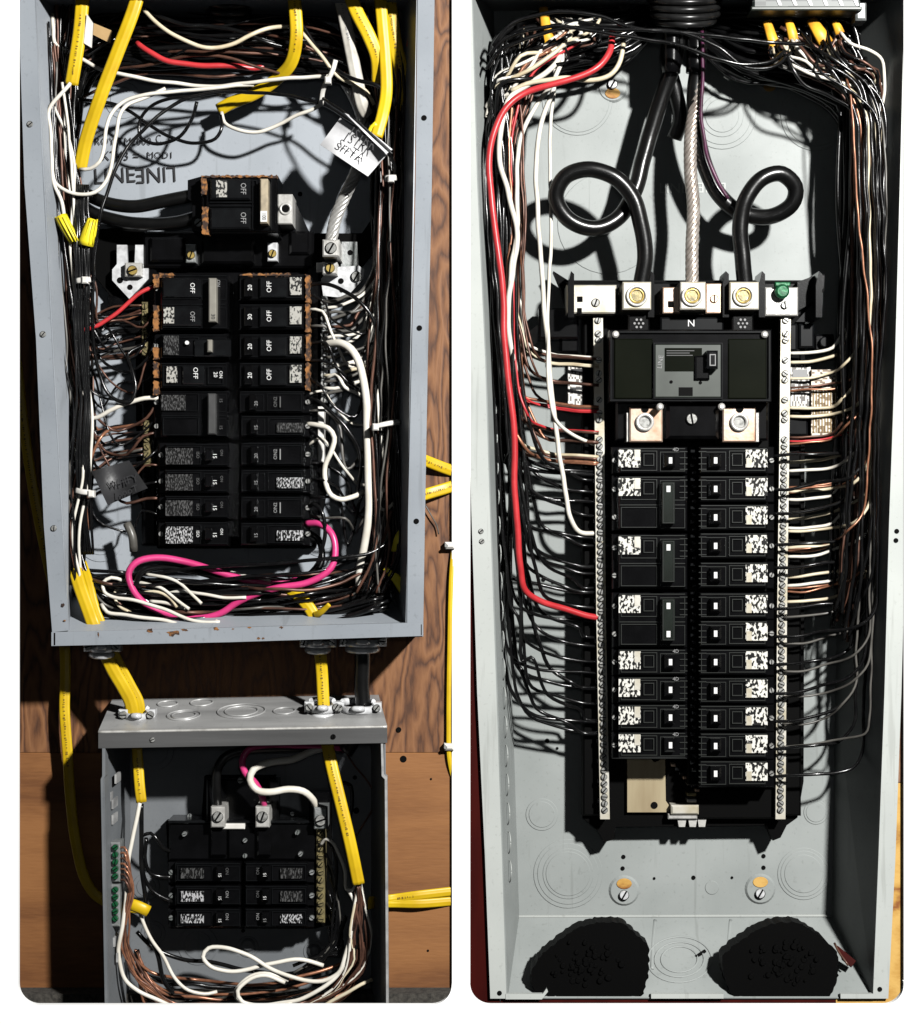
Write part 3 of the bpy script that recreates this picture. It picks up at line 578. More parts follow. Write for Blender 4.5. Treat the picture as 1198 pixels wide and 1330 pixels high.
for i, (a, b, st) in enumerate(lcol):
    x0, x1 = (200, 297) if i < 4 else (206, 298)
    t, X, Y = breaker(x0, a, x1, b, 20, DB, -1, lname[i], 'old', GRP, 2 if st in ('two-pole', 'dim') else 1)
    cy = (a + b) / 2
    if i < 3:
        for (e0, e1) in ([(a, a + 18), (a + 40, b)] if i == 0 else [(b - 16, b)] if i == 1 else [(a, a + 20), (b - 10, b + 8)]):
            mk('rusted_edge', ragged(199.5, e0, 206, e1, DB - 14, DB - 2.5), 'rust', t)
    if st == 'two-pole':
        mk('rusted_edge', ragged(206, a - 1, 226, a + 4, DB - 14, DB - 2.5), 'rust', t)
        for k in (0, 1):
            mk('rocker', G().box(211, a + 6 + 37 * k, 261, a + 30 + 37 * k, DB - 4, DB + 1, 1.2), 'toggle_dark', t)
            text('OFF', 250, a + 18 + 37 * k, DB + 1.3, 6, 90, 'ink_white' if k == 0 else 'ink_grey', t, .9)
        sticker(t, X, .13, .27, a + 43, b - 10, DB + 3, 'sticker_old')
        mk('handle_tie', G().box(271, a + 5, 281, b - 12, DB - 2, DB + 9, 1), 'ivory_strip', t); text('30', 277, b - 19, DB + 9.4, 5, 90, 'ink_black', t)
        text('ON', 284, a + 12, DB + .2, 4, 90, 'ink_grey', t)
    elif st == 'dot':
        sticker(t, X, .13, .33, a + 3, b - 5, DB + 1, 'sticker_dark'); mk('test_button', G().cyl(243, a + 12, DB - 3, DB + 1, 2.6, 12), 'ink_white', t)
        mk('rocker', G().box(252, a + 8, 300, b - 3, DB - 4, DB, 1), 'toggle_dark', t); toggle(t, X, .745, a + 8, b - 9, DB, 'ivory_strip', .032, 7)
    elif st == 'off':
        sticker(t, X, .17, .31, a + 6, b - 8, DB + .5, 'sticker_old'); mk('rocker', G().box(237, a + 5, 265, b - 6, DB - 4, DB, 1), 'toggle_dark', t)
        text('OFF', 254, cy - 3, DB + .4, 6, 90, 'ink_white', t); text('20', 280, cy - 1, DB + .4, 5, 90, 'ink_white', t); text('ON', 287, cy - 1, DB + .2, 4.2, 90, 'ink_white', t)
        mk('ridge', G().frame(270, a + 6, 290, b - 6, DB - 4, DB - .8, .8), 'toggle_dark', t)
    elif st == 'dim':
        sticker(t, X, .1, .42, a + 6, a + 26, DB + 1, 'sticker_dark'); mk('handle_tie', G().box(270, a + 4, 280, b - 5, DB - 2, DB + 9, 1), 'grey_strip', t)
        text('15', 287, a + 13, DB + .2, 4, 90, 'ink_dim', t); text('15', 287, b - 14, DB + .2, 4, 90, 'ink_dim', t)
    else:
        sticker(t, X, .10, .48, a + 7, b - 4, DB + 1, 'sticker_dark' if st == 'p' else 'sticker_mid'); toggle(t, X, .70, a + 9, b - 9, DB, 'black_plastic', .045, 6)
        text('15', 279, cy + 1, DB + 6.4, 5, 90, 'ink_white', t); text('ON', 288, cy - 3, DB + .2, 3.6, 90, 'ink_dim' if st == 'p' else 'ink_white', t)
        text('ISO', 257, cy, DB + .2, 4, 90, 'ink_dim' if st == 'p' else 'ink_white', t)

# ---- main breaker
DM = 74
t = thing('main_breaker', (306, 303, 20), 'rust-edged black main breaker with two OFF rockers and tan handle tie', 'breaker')
mk('body', G().box(262, 228, 361, 303, 22, DM - 8, 1.2), 'breaker_black', t)
mk('body_end', G().prism([(244, 234), (262, 229), (262, 301), (250, 300), (250, 262), (244, 258)], 22, DM - 20), 'black_plastic', t)
mk('face', G().box(268, 231, 358, 300, DM - 9, DM - 3, 1), 'breaker_black', t)
for y0, y1 in ((232, 259), (270, 297)):
    mk('rocker', G().box(273, y0, 325, y1, DM - 4, DM + 2, 1.5), 'toggle_dark', t); text('OFF', 316, (y0 + y1) / 2 - .5, DM + 2.4, 7, 90, 'ink_grey', t, .85)
mk('sticker', G().box(281, 234, 295, 256, DM, DM + 2.5), 'sticker_old', t)
mk('handle_tie', G().box(338, 232, 348, 290, DM - 3, DM + 10, 1), 'tan_strip', t); mk('rating_plate', G().box(338.6, 274, 347, 288, DM + 9, DM + 10.6), 'ink_white', t); text('100', 343, 281, DM + 11, 5.5, 90, 'ink_black', t, .8)
for x0, y0, x1, y1 in ((262, 227.5, 360, 230.5), (262, 230, 269, 252), (263, 268, 271, 304)): mk('rusted_edge', ragged(x0, y0, x1, y1, DM - 12, DM - 2.5), 'rust', t)
mk('ridge', G().box(273, 262, 330, 263.2, DM - 4, DM - 1).box(273, 267, 330, 268, DM - 4, DM - 1).frame(328, 234, 334, 298, DM - 4, DM - 1, 1).box(352, 232, 353, 298, DM - 4, DM - 1), 'toggle_dark', t)
mk('lug', G().box(361, 252, 380, 291, 22, 58, 1), 'tin', t); mk('lug_collar', G().ring(371, 271, 57, 59, 8, 5), 'tin', t); mk('lug_hole', G().cyl(371, 271, 57, 58.6, 5.2, 16), 'dark_hole', t)
mk('terminal_screw', G().screw(258, 289, 40, DM - 18, 6, 40), 'dull_zinc', t)
for x, y, pts, lb in ((0, 0, [(92, 238, 40), (112, 252, 40), (140, 264, 42), (175, 268, 44), (210, 262, 46), (250, 254, 46)], 'upper'), (0, 0, [(96, 258, 34), (120, 276, 34), (155, 287, 38), (195, 291, 40), (232, 288, 42), (256, 282, 42)], 'lower')):
    wire('supply_cable', 'thick black supply cable curving into the rusted main breaker, %s of the two' % lb, 'cable_black', pts, 8.5, 'supply cables of the grey panel', cat='cable', sides=12)
# bare stranded neutral
def braid(name, label, pts, r, strands, m, twist, cat='cable'):
    t = thing(name, pts[0], label, cat)
    for k in range(strands):
        mk('strand', G().tube(pts, r * .42, sides=6, step=3.0, off=(r * .62, 2 * math.pi * k / strands), twist=twist), m, t)
    mk('core', G().tube(pts, r * .5, sides=6), m, t); return t
braid('stranded_cable', 'bare twisted aluminium cable landing in the silver lug', [(430, 314, 45), (436, 285, 46), (448, 255, 48), (462, 225, 48), (474, 190, 46), (470, 150, 40), (445, 100, 32), (410, 66, 30), (380, 55, 30), (340, 55, 30), (300, 56, 28)], 8, 7, 'alu', .33)

# ---- wires and cables inside
cable('yellow cable entering the grey panel beside a white tag', 'sheath_yellow', [(110, -24, 74), (107, 5, 78), (104, 40, 80), (98, 80, 78), (93, 110, 74)], 9, 4.5, ((.35, .95),))
cable('yellow cable crossing the grey panel down to a bare end', 'sheath_yellow', [(184, -24, 84), (174, 12, 86), (152, 70, 82), (131, 125, 76), (112, 182, 66), (104, 220, 60)], 9, 4.5)
cable('yellow cable bending left below the top of the grey panel', 'sheath_yellow', [(380, -24, 70), (384, 16, 72), (385, 50, 70), (378, 82, 60), (358, 104, 48), (330, 122, 40), (300, 134, 34), (284, 143, 30)], 8.5, 4, ((.12, .4),))
cable('dirty white sheathed cable between the yellow ones', 'sheath_white', [(438, -24, 58), (446, 15, 62), (455, 60, 62), (464, 105, 58), (472, 140, 54), (478, 150, 50)], 8.5, 5, ((.2, .5),), ink='ink_grey')
cable('yellow cable leaning beside the dirty white one', 'sheath_yellow', [(450, -24, 74), (462, 12, 76), (480, 48, 76), (490, 75, 72), (492, 108, 64)], 9, 4, ((.3, .8),))
cable('yellow cable ending in a cut above the foil tag', 'sheath_yellow', [(492, -24, 72), (497, 30, 74), (501, 80, 74), (502, 120, 76), (497, 150, 82), (489, 178, 86)], 8, 4)
cable('rightmost yellow cable running down by the flange', 'sheath_yellow', [(502, -24, 60), (508, 20, 64), (514, 60, 64), (524, 105, 60), (526, 140, 52), (520, 172, 40)], 9.5, 4.5, ((.25, .6),))
cable('two-ended yellow cable stripped over the lower left wires', 'sheath_yellow', [(97, 738, 62), (104, 762, 70), (114, 790, 76), (122, 812, 80), (133, 838, 72), (146, 868, 66), (160, 892, 62), (170, 912, 58), (174, 935, 55)], 9, 4.5)
cable('second yellow cable beside the stripped one, dropping to the sub panel', 'sheath_yellow', [(106, 732, 52), (114, 757, 64), (121, 785, 70), (131, 812, 72), (142, 838, 66), (156, 866, 60), (170, 892, 56), (180, 912, 54), (182, 935, 52)], 7.5, 4, ((.5, .9),))
cable('yellow cable dropping from grey panel through clamp into sub panel', 'sheath_yellow', [(374, 764, 60), (384, 770, 64), (396, 782, 68), (408, 800, 70), (414, 830, 62), (418, 870, 56), (420, 905, 56), (423, 950, 58), (430, 990, 66), (442, 1040, 72), (455, 1095, 74), (466, 1148, 70)], 8, 4, ((.24, .45), (.58, .85)))
for k, (pl, lb) in enumerate((([(408, 800, 72), (416, 796, 78), (424, 789, 82), (428, 785, 84)], 'torn yellow sheath flap sticking out near the pink wires'), ([(518, 716, 60), (518, 700, 62), (523, 686, 60)], 'crumpled yellow sheath end by the right flange'), ([(527, 765, 58), (515, 752, 62), (500, 738, 64)], 'lower crumpled yellow sheath end by the right flange'), ([(486, 190, 84), (482, 168, 84), (489, 160, 86)], 'small torn yellow sheath tip above the foil tag'))):
    mk('cut_sheath', G().tube(pl, 10 if k in (1, 2) else 5, 2, 8, 3, r2=3), 'nut_yellow' if k else 'sheath_yellow', None, lb, 'cable')
# wire nuts
for pts, lb in (([(79, 282, 74), (88, 298, 75), (97, 314, 74)], 'yellow wire nut pointing down to the right'), ([(121, 285, 78), (116, 301, 78), (112, 318, 76)], 'yellow wire nut tipped toward its twin')):
    a, b = pts[0], pts[-1]
    t = thing('wire_nut', a, lb, 'wire nut', 'yellow wire nuts')
    mk('cap', G().tube(pts, 9 if a[0] < 100 else 7, sides=10, r2=7 if a[0] < 100 else 11), 'nut_yellow', t)
    g = G()
    for k in range(10):
        an = 2 * math.pi * k / 10; g.tube([(p[0] + math.cos(an) * (8.5 - .8 * i if a[0] < 100 else 7 + 1.8 * i), p[1], p[2] + math.sin(an) * 6) for i, p in enumerate(pts)], 1.1, sides=4, step=12)
    mk('ribs', g, 'nut_yellow', t)
W = [  # label, material, radius, points
 ('white wire arching over the top of the grey panel bundle', 'wire_white', 2.6, [(56, 18, 60), (60, 40, 60), (70, 55, 58), (84, 64, 55), (112, 80, 50), (135, 91, 52), (160, 97, 54), (190, 102, 50), (225, 108, 46), (265, 112, 44), (310, 110, 50), (360, 103, 56), (405, 100, 58), (428, 99, 60)]),
 ('cream wire sagging across the top of the grey panel', 'wire_cream', 2.8, [(186, 12, 70), (200, 26, 72), (222, 44, 72), (246, 56, 70), (275, 62, 68), (300, 58, 66), (325, 46, 64), (350, 36, 60), (376, 34, 58)]),
 ('white wire looping down to the first wire nut', 'wire_white', 2.6, [(92, 108, 76), (78, 124, 78), (64, 143, 78), (56, 165, 78), (55, 190, 78), (60, 216, 78), (70, 240, 76), (80, 262, 75), (84, 284, 74)]),
 ('white wire leaving the bare end of the yellow cable', 'wire_white', 2.5, [(104, 220, 62), (118, 219, 64), (129, 210, 66), (135, 192, 66), (138, 165, 64), (146, 146, 62), (165, 130, 58), (195, 122, 56), (235, 119, 54), (280, 114, 52), (330, 110, 50)]),
 ('white wire making a deep U beside the wire nuts', 'wire_white', 2.5, [(60, 222, 72), (72, 238, 74), (90, 250, 76), (108, 253, 76), (124, 249, 76), (138, 235, 74), (146, 212, 72), (150, 180, 68), (155, 150, 66), (166, 136, 60), (190, 126, 54), (215, 115, 50)]),
 ('white wire slanting from the top to the nylon tie', 'wire_cream', 2.5, [(392, 42, 66), (404, 56, 66), (420, 76, 66), (434, 94, 64), (446, 104, 64), (464, 110, 62), (478, 122, 58), (486, 136, 54)]),
 ('white wire bowing under the nylon tie', 'wire_white', 2.5, [(288, 146, 36), (292, 160, 40), (306, 168, 44), (335, 171, 46), (365, 161, 48), (388, 150, 52), (408, 141, 56), (420, 134, 58)]),
 ('thick white wire dropping past the neutral bar', 'wire_white', 5.4, [(424, 447, 48), (442, 446, 58), (456, 454, 64), (466, 470, 66), (472, 492, 66), (476, 525, 64), (477, 570, 62), (478, 620, 62), (479, 660, 60), (475, 700, 56), (468, 735, 50), (466, 775, 44)]),
 ('white wire wriggling out of a right column breaker', 'wire_white', 3.4, [(399, 551, 50), (412, 552, 56), (426, 556, 60), (434, 568, 62), (430, 586, 62), (423, 606, 60), (424, 628, 60), (431, 643, 60), (443, 649, 58), (458, 646, 54), (472, 639, 48)]),
 ('short white wire bending off the neutral bar', 'wire_white', 2.4, [(424, 492, 44), (436, 486, 48), (442, 494, 50), (448, 504, 50), (464, 512, 48), (482, 522, 44)]),
 ('white wire curling in the right wire bundle', 'wire_white', 2.2, [(503, 612, 50), (502, 630, 52), (494, 646, 54), (493, 658, 54), (499, 663, 54), (508, 657, 54), (516, 646, 50), (518, 636, 46)]),
 ('white wire crossing to the breaker under the rust', 'wire_white', 3.0, [(78, 440, 44), (84, 478, 46), (92, 512, 48), (104, 536, 50), (122, 543, 52), (142, 533, 54), (166, 523, 54), (188, 517, 54), (206, 517, 52)]),
 ('white wire standing among the left bundle', 'wire_white', 2.8, [(80, 236, 58), (76, 290, 60), (73, 340, 60), (71, 380, 58), (73, 430, 52), (82, 470, 44)]),
 ('red wire curving across the top of the grey panel', 'wire_red', 3.8, [(178, 56, 50), (195, 68, 54), (215, 78, 54), (245, 84, 52), (280, 86, 50), (315, 87, 46), (336, 88, 42), (360, 78, 34)]),
 ('red wire rising to the breaker beside the silver bracket', 'wire_red', 2.8, [(72, 380, 44), (84, 416, 50), (100, 427, 54), (122, 426, 56), (142, 414, 56), (165, 395, 54), (184, 380, 52), (200, 372, 50)]),
 ('dark red wire lying in the left bundle', 'wire_red', 2.6, [(60, 50, 44), (64, 90, 46), (66, 130, 48), (72, 170, 50), (76, 210, 50), (74, 260, 48)]),
 ('pink wire looped across the bottom of the grey panel', 'wire_pink', 4.6, [(398, 680, 50), (416, 681, 58), (430, 692, 62), (436, 712, 64), (433, 732, 66), (420, 747, 68), (395, 758, 68), (350, 766, 70), (312, 781, 70), (286, 797, 68), (258, 803, 66), (226, 799, 66), (192, 786, 68), (173, 766, 72), (167, 746, 72), (176, 731, 70), (200, 724, 66), (240, 730, 62), (290, 745, 60), (335, 756, 58), (380, 755, 52), (410, 742, 46)]),
 ('black wire shadowing the pink loop', 'wire_black', 4.4, [(400, 692, 42), (414, 700, 46), (418, 730, 50), (400, 752, 54), (350, 760, 56), (300, 755, 56), (250, 742, 56), (205, 737, 58), (182, 745, 62), (180, 765, 62), (196, 785, 60), (236, 798, 58), (290, 790, 56), (340, 772, 54), (420, 766, 50)]),
 ('black wire looped in a ring above the lettering', 'wire_black', 2.3, [(288, 122, 52), (258, 126, 50), (222, 128, 48), (196, 138, 46), (181, 158, 44), (183, 178, 44), (204, 187, 44), (230, 180, 46), (248, 158, 48), (256, 132, 50)]),
 ('black wire sweeping from the tag down past the lettering', 'wire_black', 2.4, [(520, 210, 60), (500, 190, 64), (475, 168, 66), (445, 150, 64), (415, 134, 62), (370, 124, 58), (320, 120, 56), (270, 122, 58), (230, 134, 62), (200, 156, 66), (172, 184, 70), (152, 216, 74), (140, 248, 76), (130, 280, 78), (123, 320, 76), (121, 380, 70), (122, 440, 64), (128, 480, 60), (146, 516, 58), (168, 522, 58), (176, 508, 56), (172, 480, 54), (166, 460, 50), (178, 452, 46), (188, 448, 44)]),
 ('black wire arching low above the main breaker', 'wire_black', 2.3, [(100, 130, 36), (125, 131, 38), (160, 140, 40), (196, 164, 42), (226, 180, 42), (256, 186, 42), (280, 180, 42), (288, 166, 42), (287, 150, 38)]),
 ('black wire running with the cream one at the top', 'wire_black', 2.8, [(184, 10, 60), (210, 22, 64), (240, 32, 64), (275, 34, 62), (310, 40, 62), (345, 54, 60), (372, 62, 54)]),
 ('black wire slanting past the nylon tie', 'wire_black', 2.8, [(388, 26, 62), (400, 44, 62), (420, 72, 62), (440, 92, 66), (465, 104, 72), (490, 112, 74), (508, 126, 70), (518, 145, 60), (522, 175, 50)]),
 ('grey-sheened black wire bent over the foil tag', 'wire_black', 2.4, [(420, 128, 70), (440, 142, 84), (460, 158, 92), (480, 176, 94), (500, 194, 88), (512, 215, 72), (514, 250, 60)]),
 ('black wire curving off the top right breaker', 'wire_black', 2.6, [(402, 370, 50), (420, 369, 56), (440, 374, 62), (460, 386, 66), (478, 404, 66), (490, 430, 62), (496, 465, 56), (500, 510, 48)]),
 ('black wire sagging beside the white wriggling wire', 'wire_black', 2.6, [(400, 517, 50), (416, 523, 58), (436, 540, 60), (454, 562, 60), (465, 585, 58), (468, 610, 56), (464, 640, 50)]),
 ('black wire dropping off the ninth breaker to the pink wire', 'wire_black', 2.8, [(400, 659, 50), (408, 654, 58), (418, 664, 62), (422, 684, 62), (420, 708, 62), (413, 732, 58), (396, 748, 54), (372, 757, 50)]),
 ('black wire stretched across below the breakers', 'wire_black', 2.4, [(96, 770, 50), (140, 752, 56), (200, 744, 60), (300, 735, 70), (380, 730, 72), (450, 723, 70), (478, 720, 66), (500, 706, 60), (510, 690, 54)]),
 ('copper wire arching over the grey tag', 'bare_copper', 2.0, [(143, 558, 52), (132, 566, 60), (122, 588, 62), (114, 612, 62), (110, 636, 60), (112, 662, 56), (114, 690, 50)]),
 ('pale wire with a looping white end beside the bottom clamp', 'wire_white', 2.6, [(492, 776, 60), (489, 786, 62), (494, 792, 62), (502, 790, 60)]),
]
for lb, m, r, pts in W: wire('wire', lb, m, [inside(p) for p in pts], r)
# white wires fanned over the bottom
BW = [([(262, 784, 78), (246, 768, 74), (230, 756, 70), (208, 748, 66), (190, 746, 60)], 'wire_white', 2.2), ([(246, 791, 76), (226, 776, 72), (205, 762, 68), (185, 757, 64), (175, 757, 60)], 'wire_white', 2.2),
      ([(320, 776, 74), (290, 777, 74), (262, 771, 72), (236, 768, 66), (214, 772, 60)], 'wire_white', 2.2),
      ([(286, 808, 82), (262, 808, 82), (235, 800, 80), (205, 788, 78), (175, 780, 76), (150, 775, 74), (136, 768, 72), (134, 756, 70), (145, 750, 68), (160, 754, 66)], 'wire_white', 2.4),
      ([(280, 806, 80), (288, 812, 80), (270, 814, 80), (240, 812, 80), (205, 804, 80), (165, 799, 78), (140, 795, 76), (132, 785, 72)], 'wire_white', 2.6),
      ([(170, 796, 66), (155, 786, 66), (150, 770, 64), (156, 757, 62), (168, 752, 58)], 'wire_cream', 2.2), ([(240, 790, 70), (215, 783, 66), (195, 781, 62)], 'wire_white', 2.4),
      ([(230, 789, 72), (222, 778, 70), (200, 768, 68), (170, 776, 64)], 'wire_cream', 2.0), ([(352, 754, 60), (320, 748, 58), (300, 743, 54)], 'wire_white', 2.0), ([(326, 780, 62), (305, 783, 62), (290, 780, 60)], 'wire_white', 2.2)]
for pts, m, r in BW: wire('wire', 'short white wire fanned among the brown ones at the panel bottom', m, pts, r, 'white wires fanned over the panel bottom')
def bundle(n, label, group, f, mats, rad, seed, name='wire', where=None):
    rr = random.Random(seed)
    for i in range(n):
        m = rr.choice(mats); wire(name, label % {'wire_black': 'black', 'wire_white': 'white', 'wire_grey': 'grey', 'brown_wire': 'brown', 'bare_copper': 'copper', 'wire_cream': 'cream', 'wire_red': 'red'}[m] + (where(i) if where else ''), m, [inside(p) for p in f(rr, i, n)], rr.uniform(*rad), group % m.replace('_', ' '), step=8.0, sides=6)
def f(rr, i, n):
    j = lambda a: rr.uniform(-a, a); y = 748 + 68 * i / n
    return [(92 + j(8), 690 + j(30), 40 + j(20)), (102 + j(8), 740 + j(12), 44 + j(15)), (150 + j(15), y + j(8), 48 + j(26)), (230 + j(20), y + 6 + j(7), 50 + j(30)), (330 + j(20), y + 2 + j(8), 50 + j(30)), (420 + j(16), y + j(8), 46 + j(28)), (470 + j(14), y - 14 + j(10), 40 + j(20)), (502 + j(12), 720 + j(20), 44 + j(18)), (510 + j(8), 660 + j(20), 44 + j(15))]
bundle(44, 'thin %s wire in the tangle along the bottom of the grey panel', 'bottom tangle, %s', f, ['wire_black'] * 7 + ['brown_wire'] * 3 + ['wire_grey'], (1.6, 2.6), 3)
ys = [398, 408, 418, 428, 438, 448, 455, 551, 561, 571, 581, 591, 601]
def f(rr, i, n):
    j = lambda a: rr.uniform(-a, a); y = ys[i % len(ys)] + j(3); x = 62 + 34 * ((i * 7) % n) / n; d = 34 + 28 * ((i * 5) % n) / n
    return [(x + 10 + j(20), -15, d), (x - 8 + j(6), 60 + j(20), d), (x - 4 + j(8), 160 + j(20), d), (x + 6 + j(8), 260 + j(20), d), (x + 8 + j(8), (y + 300) / 2 - 20, d + j(5)), (x + 18 + j(10), y - 44, d), (x + 40 + j(10), y + 12 + j(10), d - 4), (150 + j(8), y + 6 + j(5), 36), (188, y, 38)]
bundle(30, 'thin %s wire from left bundle', 'left bundle to terminal bars, %s', f, ['wire_black'] * 6 + ['brown_wire'] * 4 + ['wire_grey', 'bare_copper', 'bare_copper', 'wire_white'], (1.3, 2.1), 5, where=lambda i: ' to %s screw of %s brass bar' % (['first', 'second', 'third', 'fourth', 'fifth', 'sixth', 'seventh'][i % 13 if i % 13 < 7 else i % 13 - 7], 'upper' if i % 13 < 7 else 'lower'))
def f(rr, i, n):
    j = lambda a: rr.uniform(-a, a); x = 66 + 30 * ((i * 7) % n) / n; d = 30 + 46 * ((i * 5) % n) / n
    return [(x - 4 + j(14), 80 + j(60), d), (x + 2 + j(8), 200, d), (x + 12 + j(8), 320, d + j(6)), (x + 18 + j(10), 440, d), (x + 24 + j(9), 540, d + j(6)), (x + 22 + j(9), 620, d), (x + 14 + j(8), 690, d), (x + 16 + j(8), 760, d - 6)]
bundle(26, 'thin %s wire running the full height of the left bundle', 'full height left bundle, %s', f, ['wire_black'] * 7 + ['brown_wire'] * 3 + ['wire_grey', 'wire_white'], (1.4, 2.2), 8)
def f(rr, i, n):
    j = lambda a: rr.uniform(-a, a); x = 128 + 34 * i / n
    return [(98 + 2.3 * i, 240, 66 + i), (100 + 2.2 * i + j(2), 300, 76), (101 + 2.4 * i + j(3), 360, 76), (100 + 2.6 * i + j(3), 430, 74), (104 + 2 * i + j(3), 520, 72), (101 + 2 * i + j(3), 600, 72), (103 + 2 * i + j(4), 660, 66), (100 + 3 * i, 720, 58)]
bundle(8, 'thin %s wire strapped in the tied strand below the wire nuts', 'tied strand, %s', f, ['wire_black'], (1.9, 2.3), 9)
def f(rr, i, n):
    j = lambda a: rr.uniform(-a, a); x = 484 + 38 * ((i * 5) % n) / n; d = 24 + 48 * ((i * 7) % n) / n
    return [(x - 10 + j(18), -10 + j(20), d), (x + 4 + j(8), 90, d), (x + 8 + j(6), 200, d + j(4)), (x + 6 + j(7), 320, d), (x + j(9), 430, d + j(6)), (x + j(9), 540, d), (x + j(8), 640, d + j(5)), (x - 3 + j(10), 720, d), (x - 20 + j(12), 770, d)]
bundle(42, 'thin %s wire running down the right bundle of the grey panel', 'right bundle of the grey panel, %s', f, ['wire_black'] * 7 + ['wire_grey'] * 4 + ['brown_wire'] * 3, (1.4, 2.2), 13)
def f(rr, i, n):
    j = lambda a: rr.uniform(-a, a); y = 392 + 128 * i / n
    return [(421, y, 43), (436, y - 1 + j(3), 46), (452 + j(6), y - 6 + j(5), 46), (470 + j(6), y - 14 + j(8), 44), (486 + j(8), y - 45, 42), (494 + j(8), y - 110, 40)]
bundle(16, '%s wire landing on the silver neutral bar of the grey panel', 'neutral wires of the grey panel, %s', f, ['wire_cream', 'wire_white', 'wire_white', 'wire_grey', 'wire_grey', 'brown_wire'], (1.9, 2.5), 17)
def f(rr, i, n):
    j = lambda a: rr.uniform(-a, a); y = 18 + 72 * i / n
    return [(70 + j(10), y + 60 + j(40), 34 + j(12)), (110 + j(10), y + 24 + j(20), 36 + j(14)), (180 + j(20), y + 4 + j(14), 40 + j(18)), (280 + j(20), y + 6 + j(14), 40 + j(18)), (380 + j(20), y + 10 + j(16), 40 + j(18)), (460 + j(15), y + 30 + j(18), 40 + j(15)), (505 + j(10), y + 80 + j(25), 38 + j(12)), (515 + j(8), 260 + j(25), 36)]
bundle(13, 'thin %s wire crossing the top of the grey panel', 'wires crossing the panel top, %s', f, ['wire_black'] * 7 + ['brown_wire'] * 2 + ['wire_grey'], (1.8, 2.5), 19)
def f(rr, i, n):
    j = lambda a: rr.uniform(-a, a); y = 400 + 290 * i / n
    return [(400, 380 + 310 * i / n, 48), (420 + j(4), y - 6 + j(12), 54 + j(8)), (440 + j(10), y + 14 + j(22), 52 + j(10)), (462 + j(12), y + 34 + j(30), 48 + j(12)), (484 + j(14), y + 10 + j(40), 46 + j(12)), (500 + j(12), y - 50 + j(40), 44 + j(10)), (506 + j(10), y - 130 + j(30), 40)]
bundle(14, 'loose %s wire looping from a breaker into the right gutter of the grey panel', 'loose wires of the right gutter, %s', f, ['wire_black', 'wire_black', 'wire_grey', 'wire_white'], (1.4, 2.1), 101)
def f(rr, i, n):
    j = lambda a: rr.uniform(-a, a); y = 420 + 270 * i / n
    return [(206, 390 + 300 * i / n, 46), (188 + j(6), y + j(10), 46 + j(8)), (164 + j(10), y + 12 + j(20), 44 + j(8)), (138 + j(12), y + 6 + j(30), 46 + j(10)), (116 + j(10), y - 30 + j(30), 50 + j(10)), (104 + j(8), y - 110 + j(30), 50), (98 + j(8), y - 220, 50)]
bundle(14, 'loose %s wire looping from a breaker into the left gutter of the grey panel', 'loose wires of the left gutter, %s', f, ['wire_black', 'wire_black', 'brown_wire'], (1.4, 2.1), 103)
# ties, tags
def tie(pts, r, label, head=None):
    t = thing('cable_tie', pts[0], label, 'cable tie')
    mk('strap', G().tube(pts, r, 1.2, 6, 3), 'nylon_white', t)
    if head: mk('head', G().box(head[0] - 4, head[1] - 4, head[0] + 4, head[1] + 5, head[2] - 4, head[2] + 4, 1), 'nylon_white', t)
tie([(436, 78, 78), (432, 92, 78), (427, 102, 76), (420, 116, 70), (417, 136, 64)], 3.4, 'milky nylon tie holding the top wires near the foil tag', (426, 103, 76))
tie([(99, 365, 82), (108, 364, 84), (118, 363, 82)], 4, 'white nylon tie round the thin wires under the wire nuts', (110, 363, 83))
tie([(98, 637, 76), (106, 639, 80), (116, 640, 80), (122, 642, 76)], 4, 'white nylon tie round the strand beside the grey tag', (118, 641, 79))
tie([(482, 556, 74), (496, 552, 76), (512, 549, 72), (520, 548, 66)], 3.5, 'white nylon tie round the right wire bundle', (488, 554, 75))
tie([(500, 232, 72), (508, 231, 74), (515, 231, 72)], 4.2, 'small white nylon tie high on the right bundle', (508, 231, 74))
def curved_tag(name, pts, d, bulge, m, label, parent=None):
    """bent tape flag: a quad patch bowed toward the viewer"""
    g = G(); n = 8; a, b, c, e = pts; vs = []
    for i in range(n + 1):
        for k in range(n + 1):
            u, v = i / n, k / n
            x = (a[0] * (1 - u) + b[0] * u) * (1 - v) + (e[0] * (1 - u) + c[0] * u) * v; y = (a[1] * (1 - u) + b[1] * u) * (1 - v) + (e[1] * (1 - u) + c[1] * u) * v
            vs.append(P(x, y, d + bulge * math.sin(math.pi * v) + 2.0 * math.sin(u * 7 + v * 2)))
    fs = [(i * (n + 1) + k, (i + 1) * (n + 1) + k, (i + 1) * (n + 1) + k + 1, i * (n + 1) + k + 1) for i in range(n) for k in range(n)]
    g.add(vs, fs, True); m_ = len(vs); g.add([v + Vector((0, .0006, 0)) for v in vs], [tuple(reversed(f_)) for f_ in fs], True)
    return mk(name, g, m, parent, label, None if parent else 'tag')
t = curved_tag('tape_tag', [(416, 188), (442, 153), (507, 196), (478, 229)], 84, 6, 'tape_white', 'crinkled silver white tape tag with black handwriting')
t2 = curved_tag('fold', [(446, 146), (456, 150), (510, 194), (502, 200)], 94, 3, 'tape_white', None, t)
text('1STRR', 471, 180, 96, 12, 33, 'ink_black', t, .85); text('SrrTA', 456, 196, 94, 12, 33, 'ink_black', t, .9)
t = curved_tag('tape_tag', [(119, 612), (168, 598), (192, 634), (140, 656)], 62, 4, 'tape_grey', 'dark grey tape tag with black handwriting beside the left bundle')
text('WHFY', 160, 626, 69, 10, -17, 'ink_black', t); text('LooT', 166, 638, 69, 9, -17, 'ink_black', t)
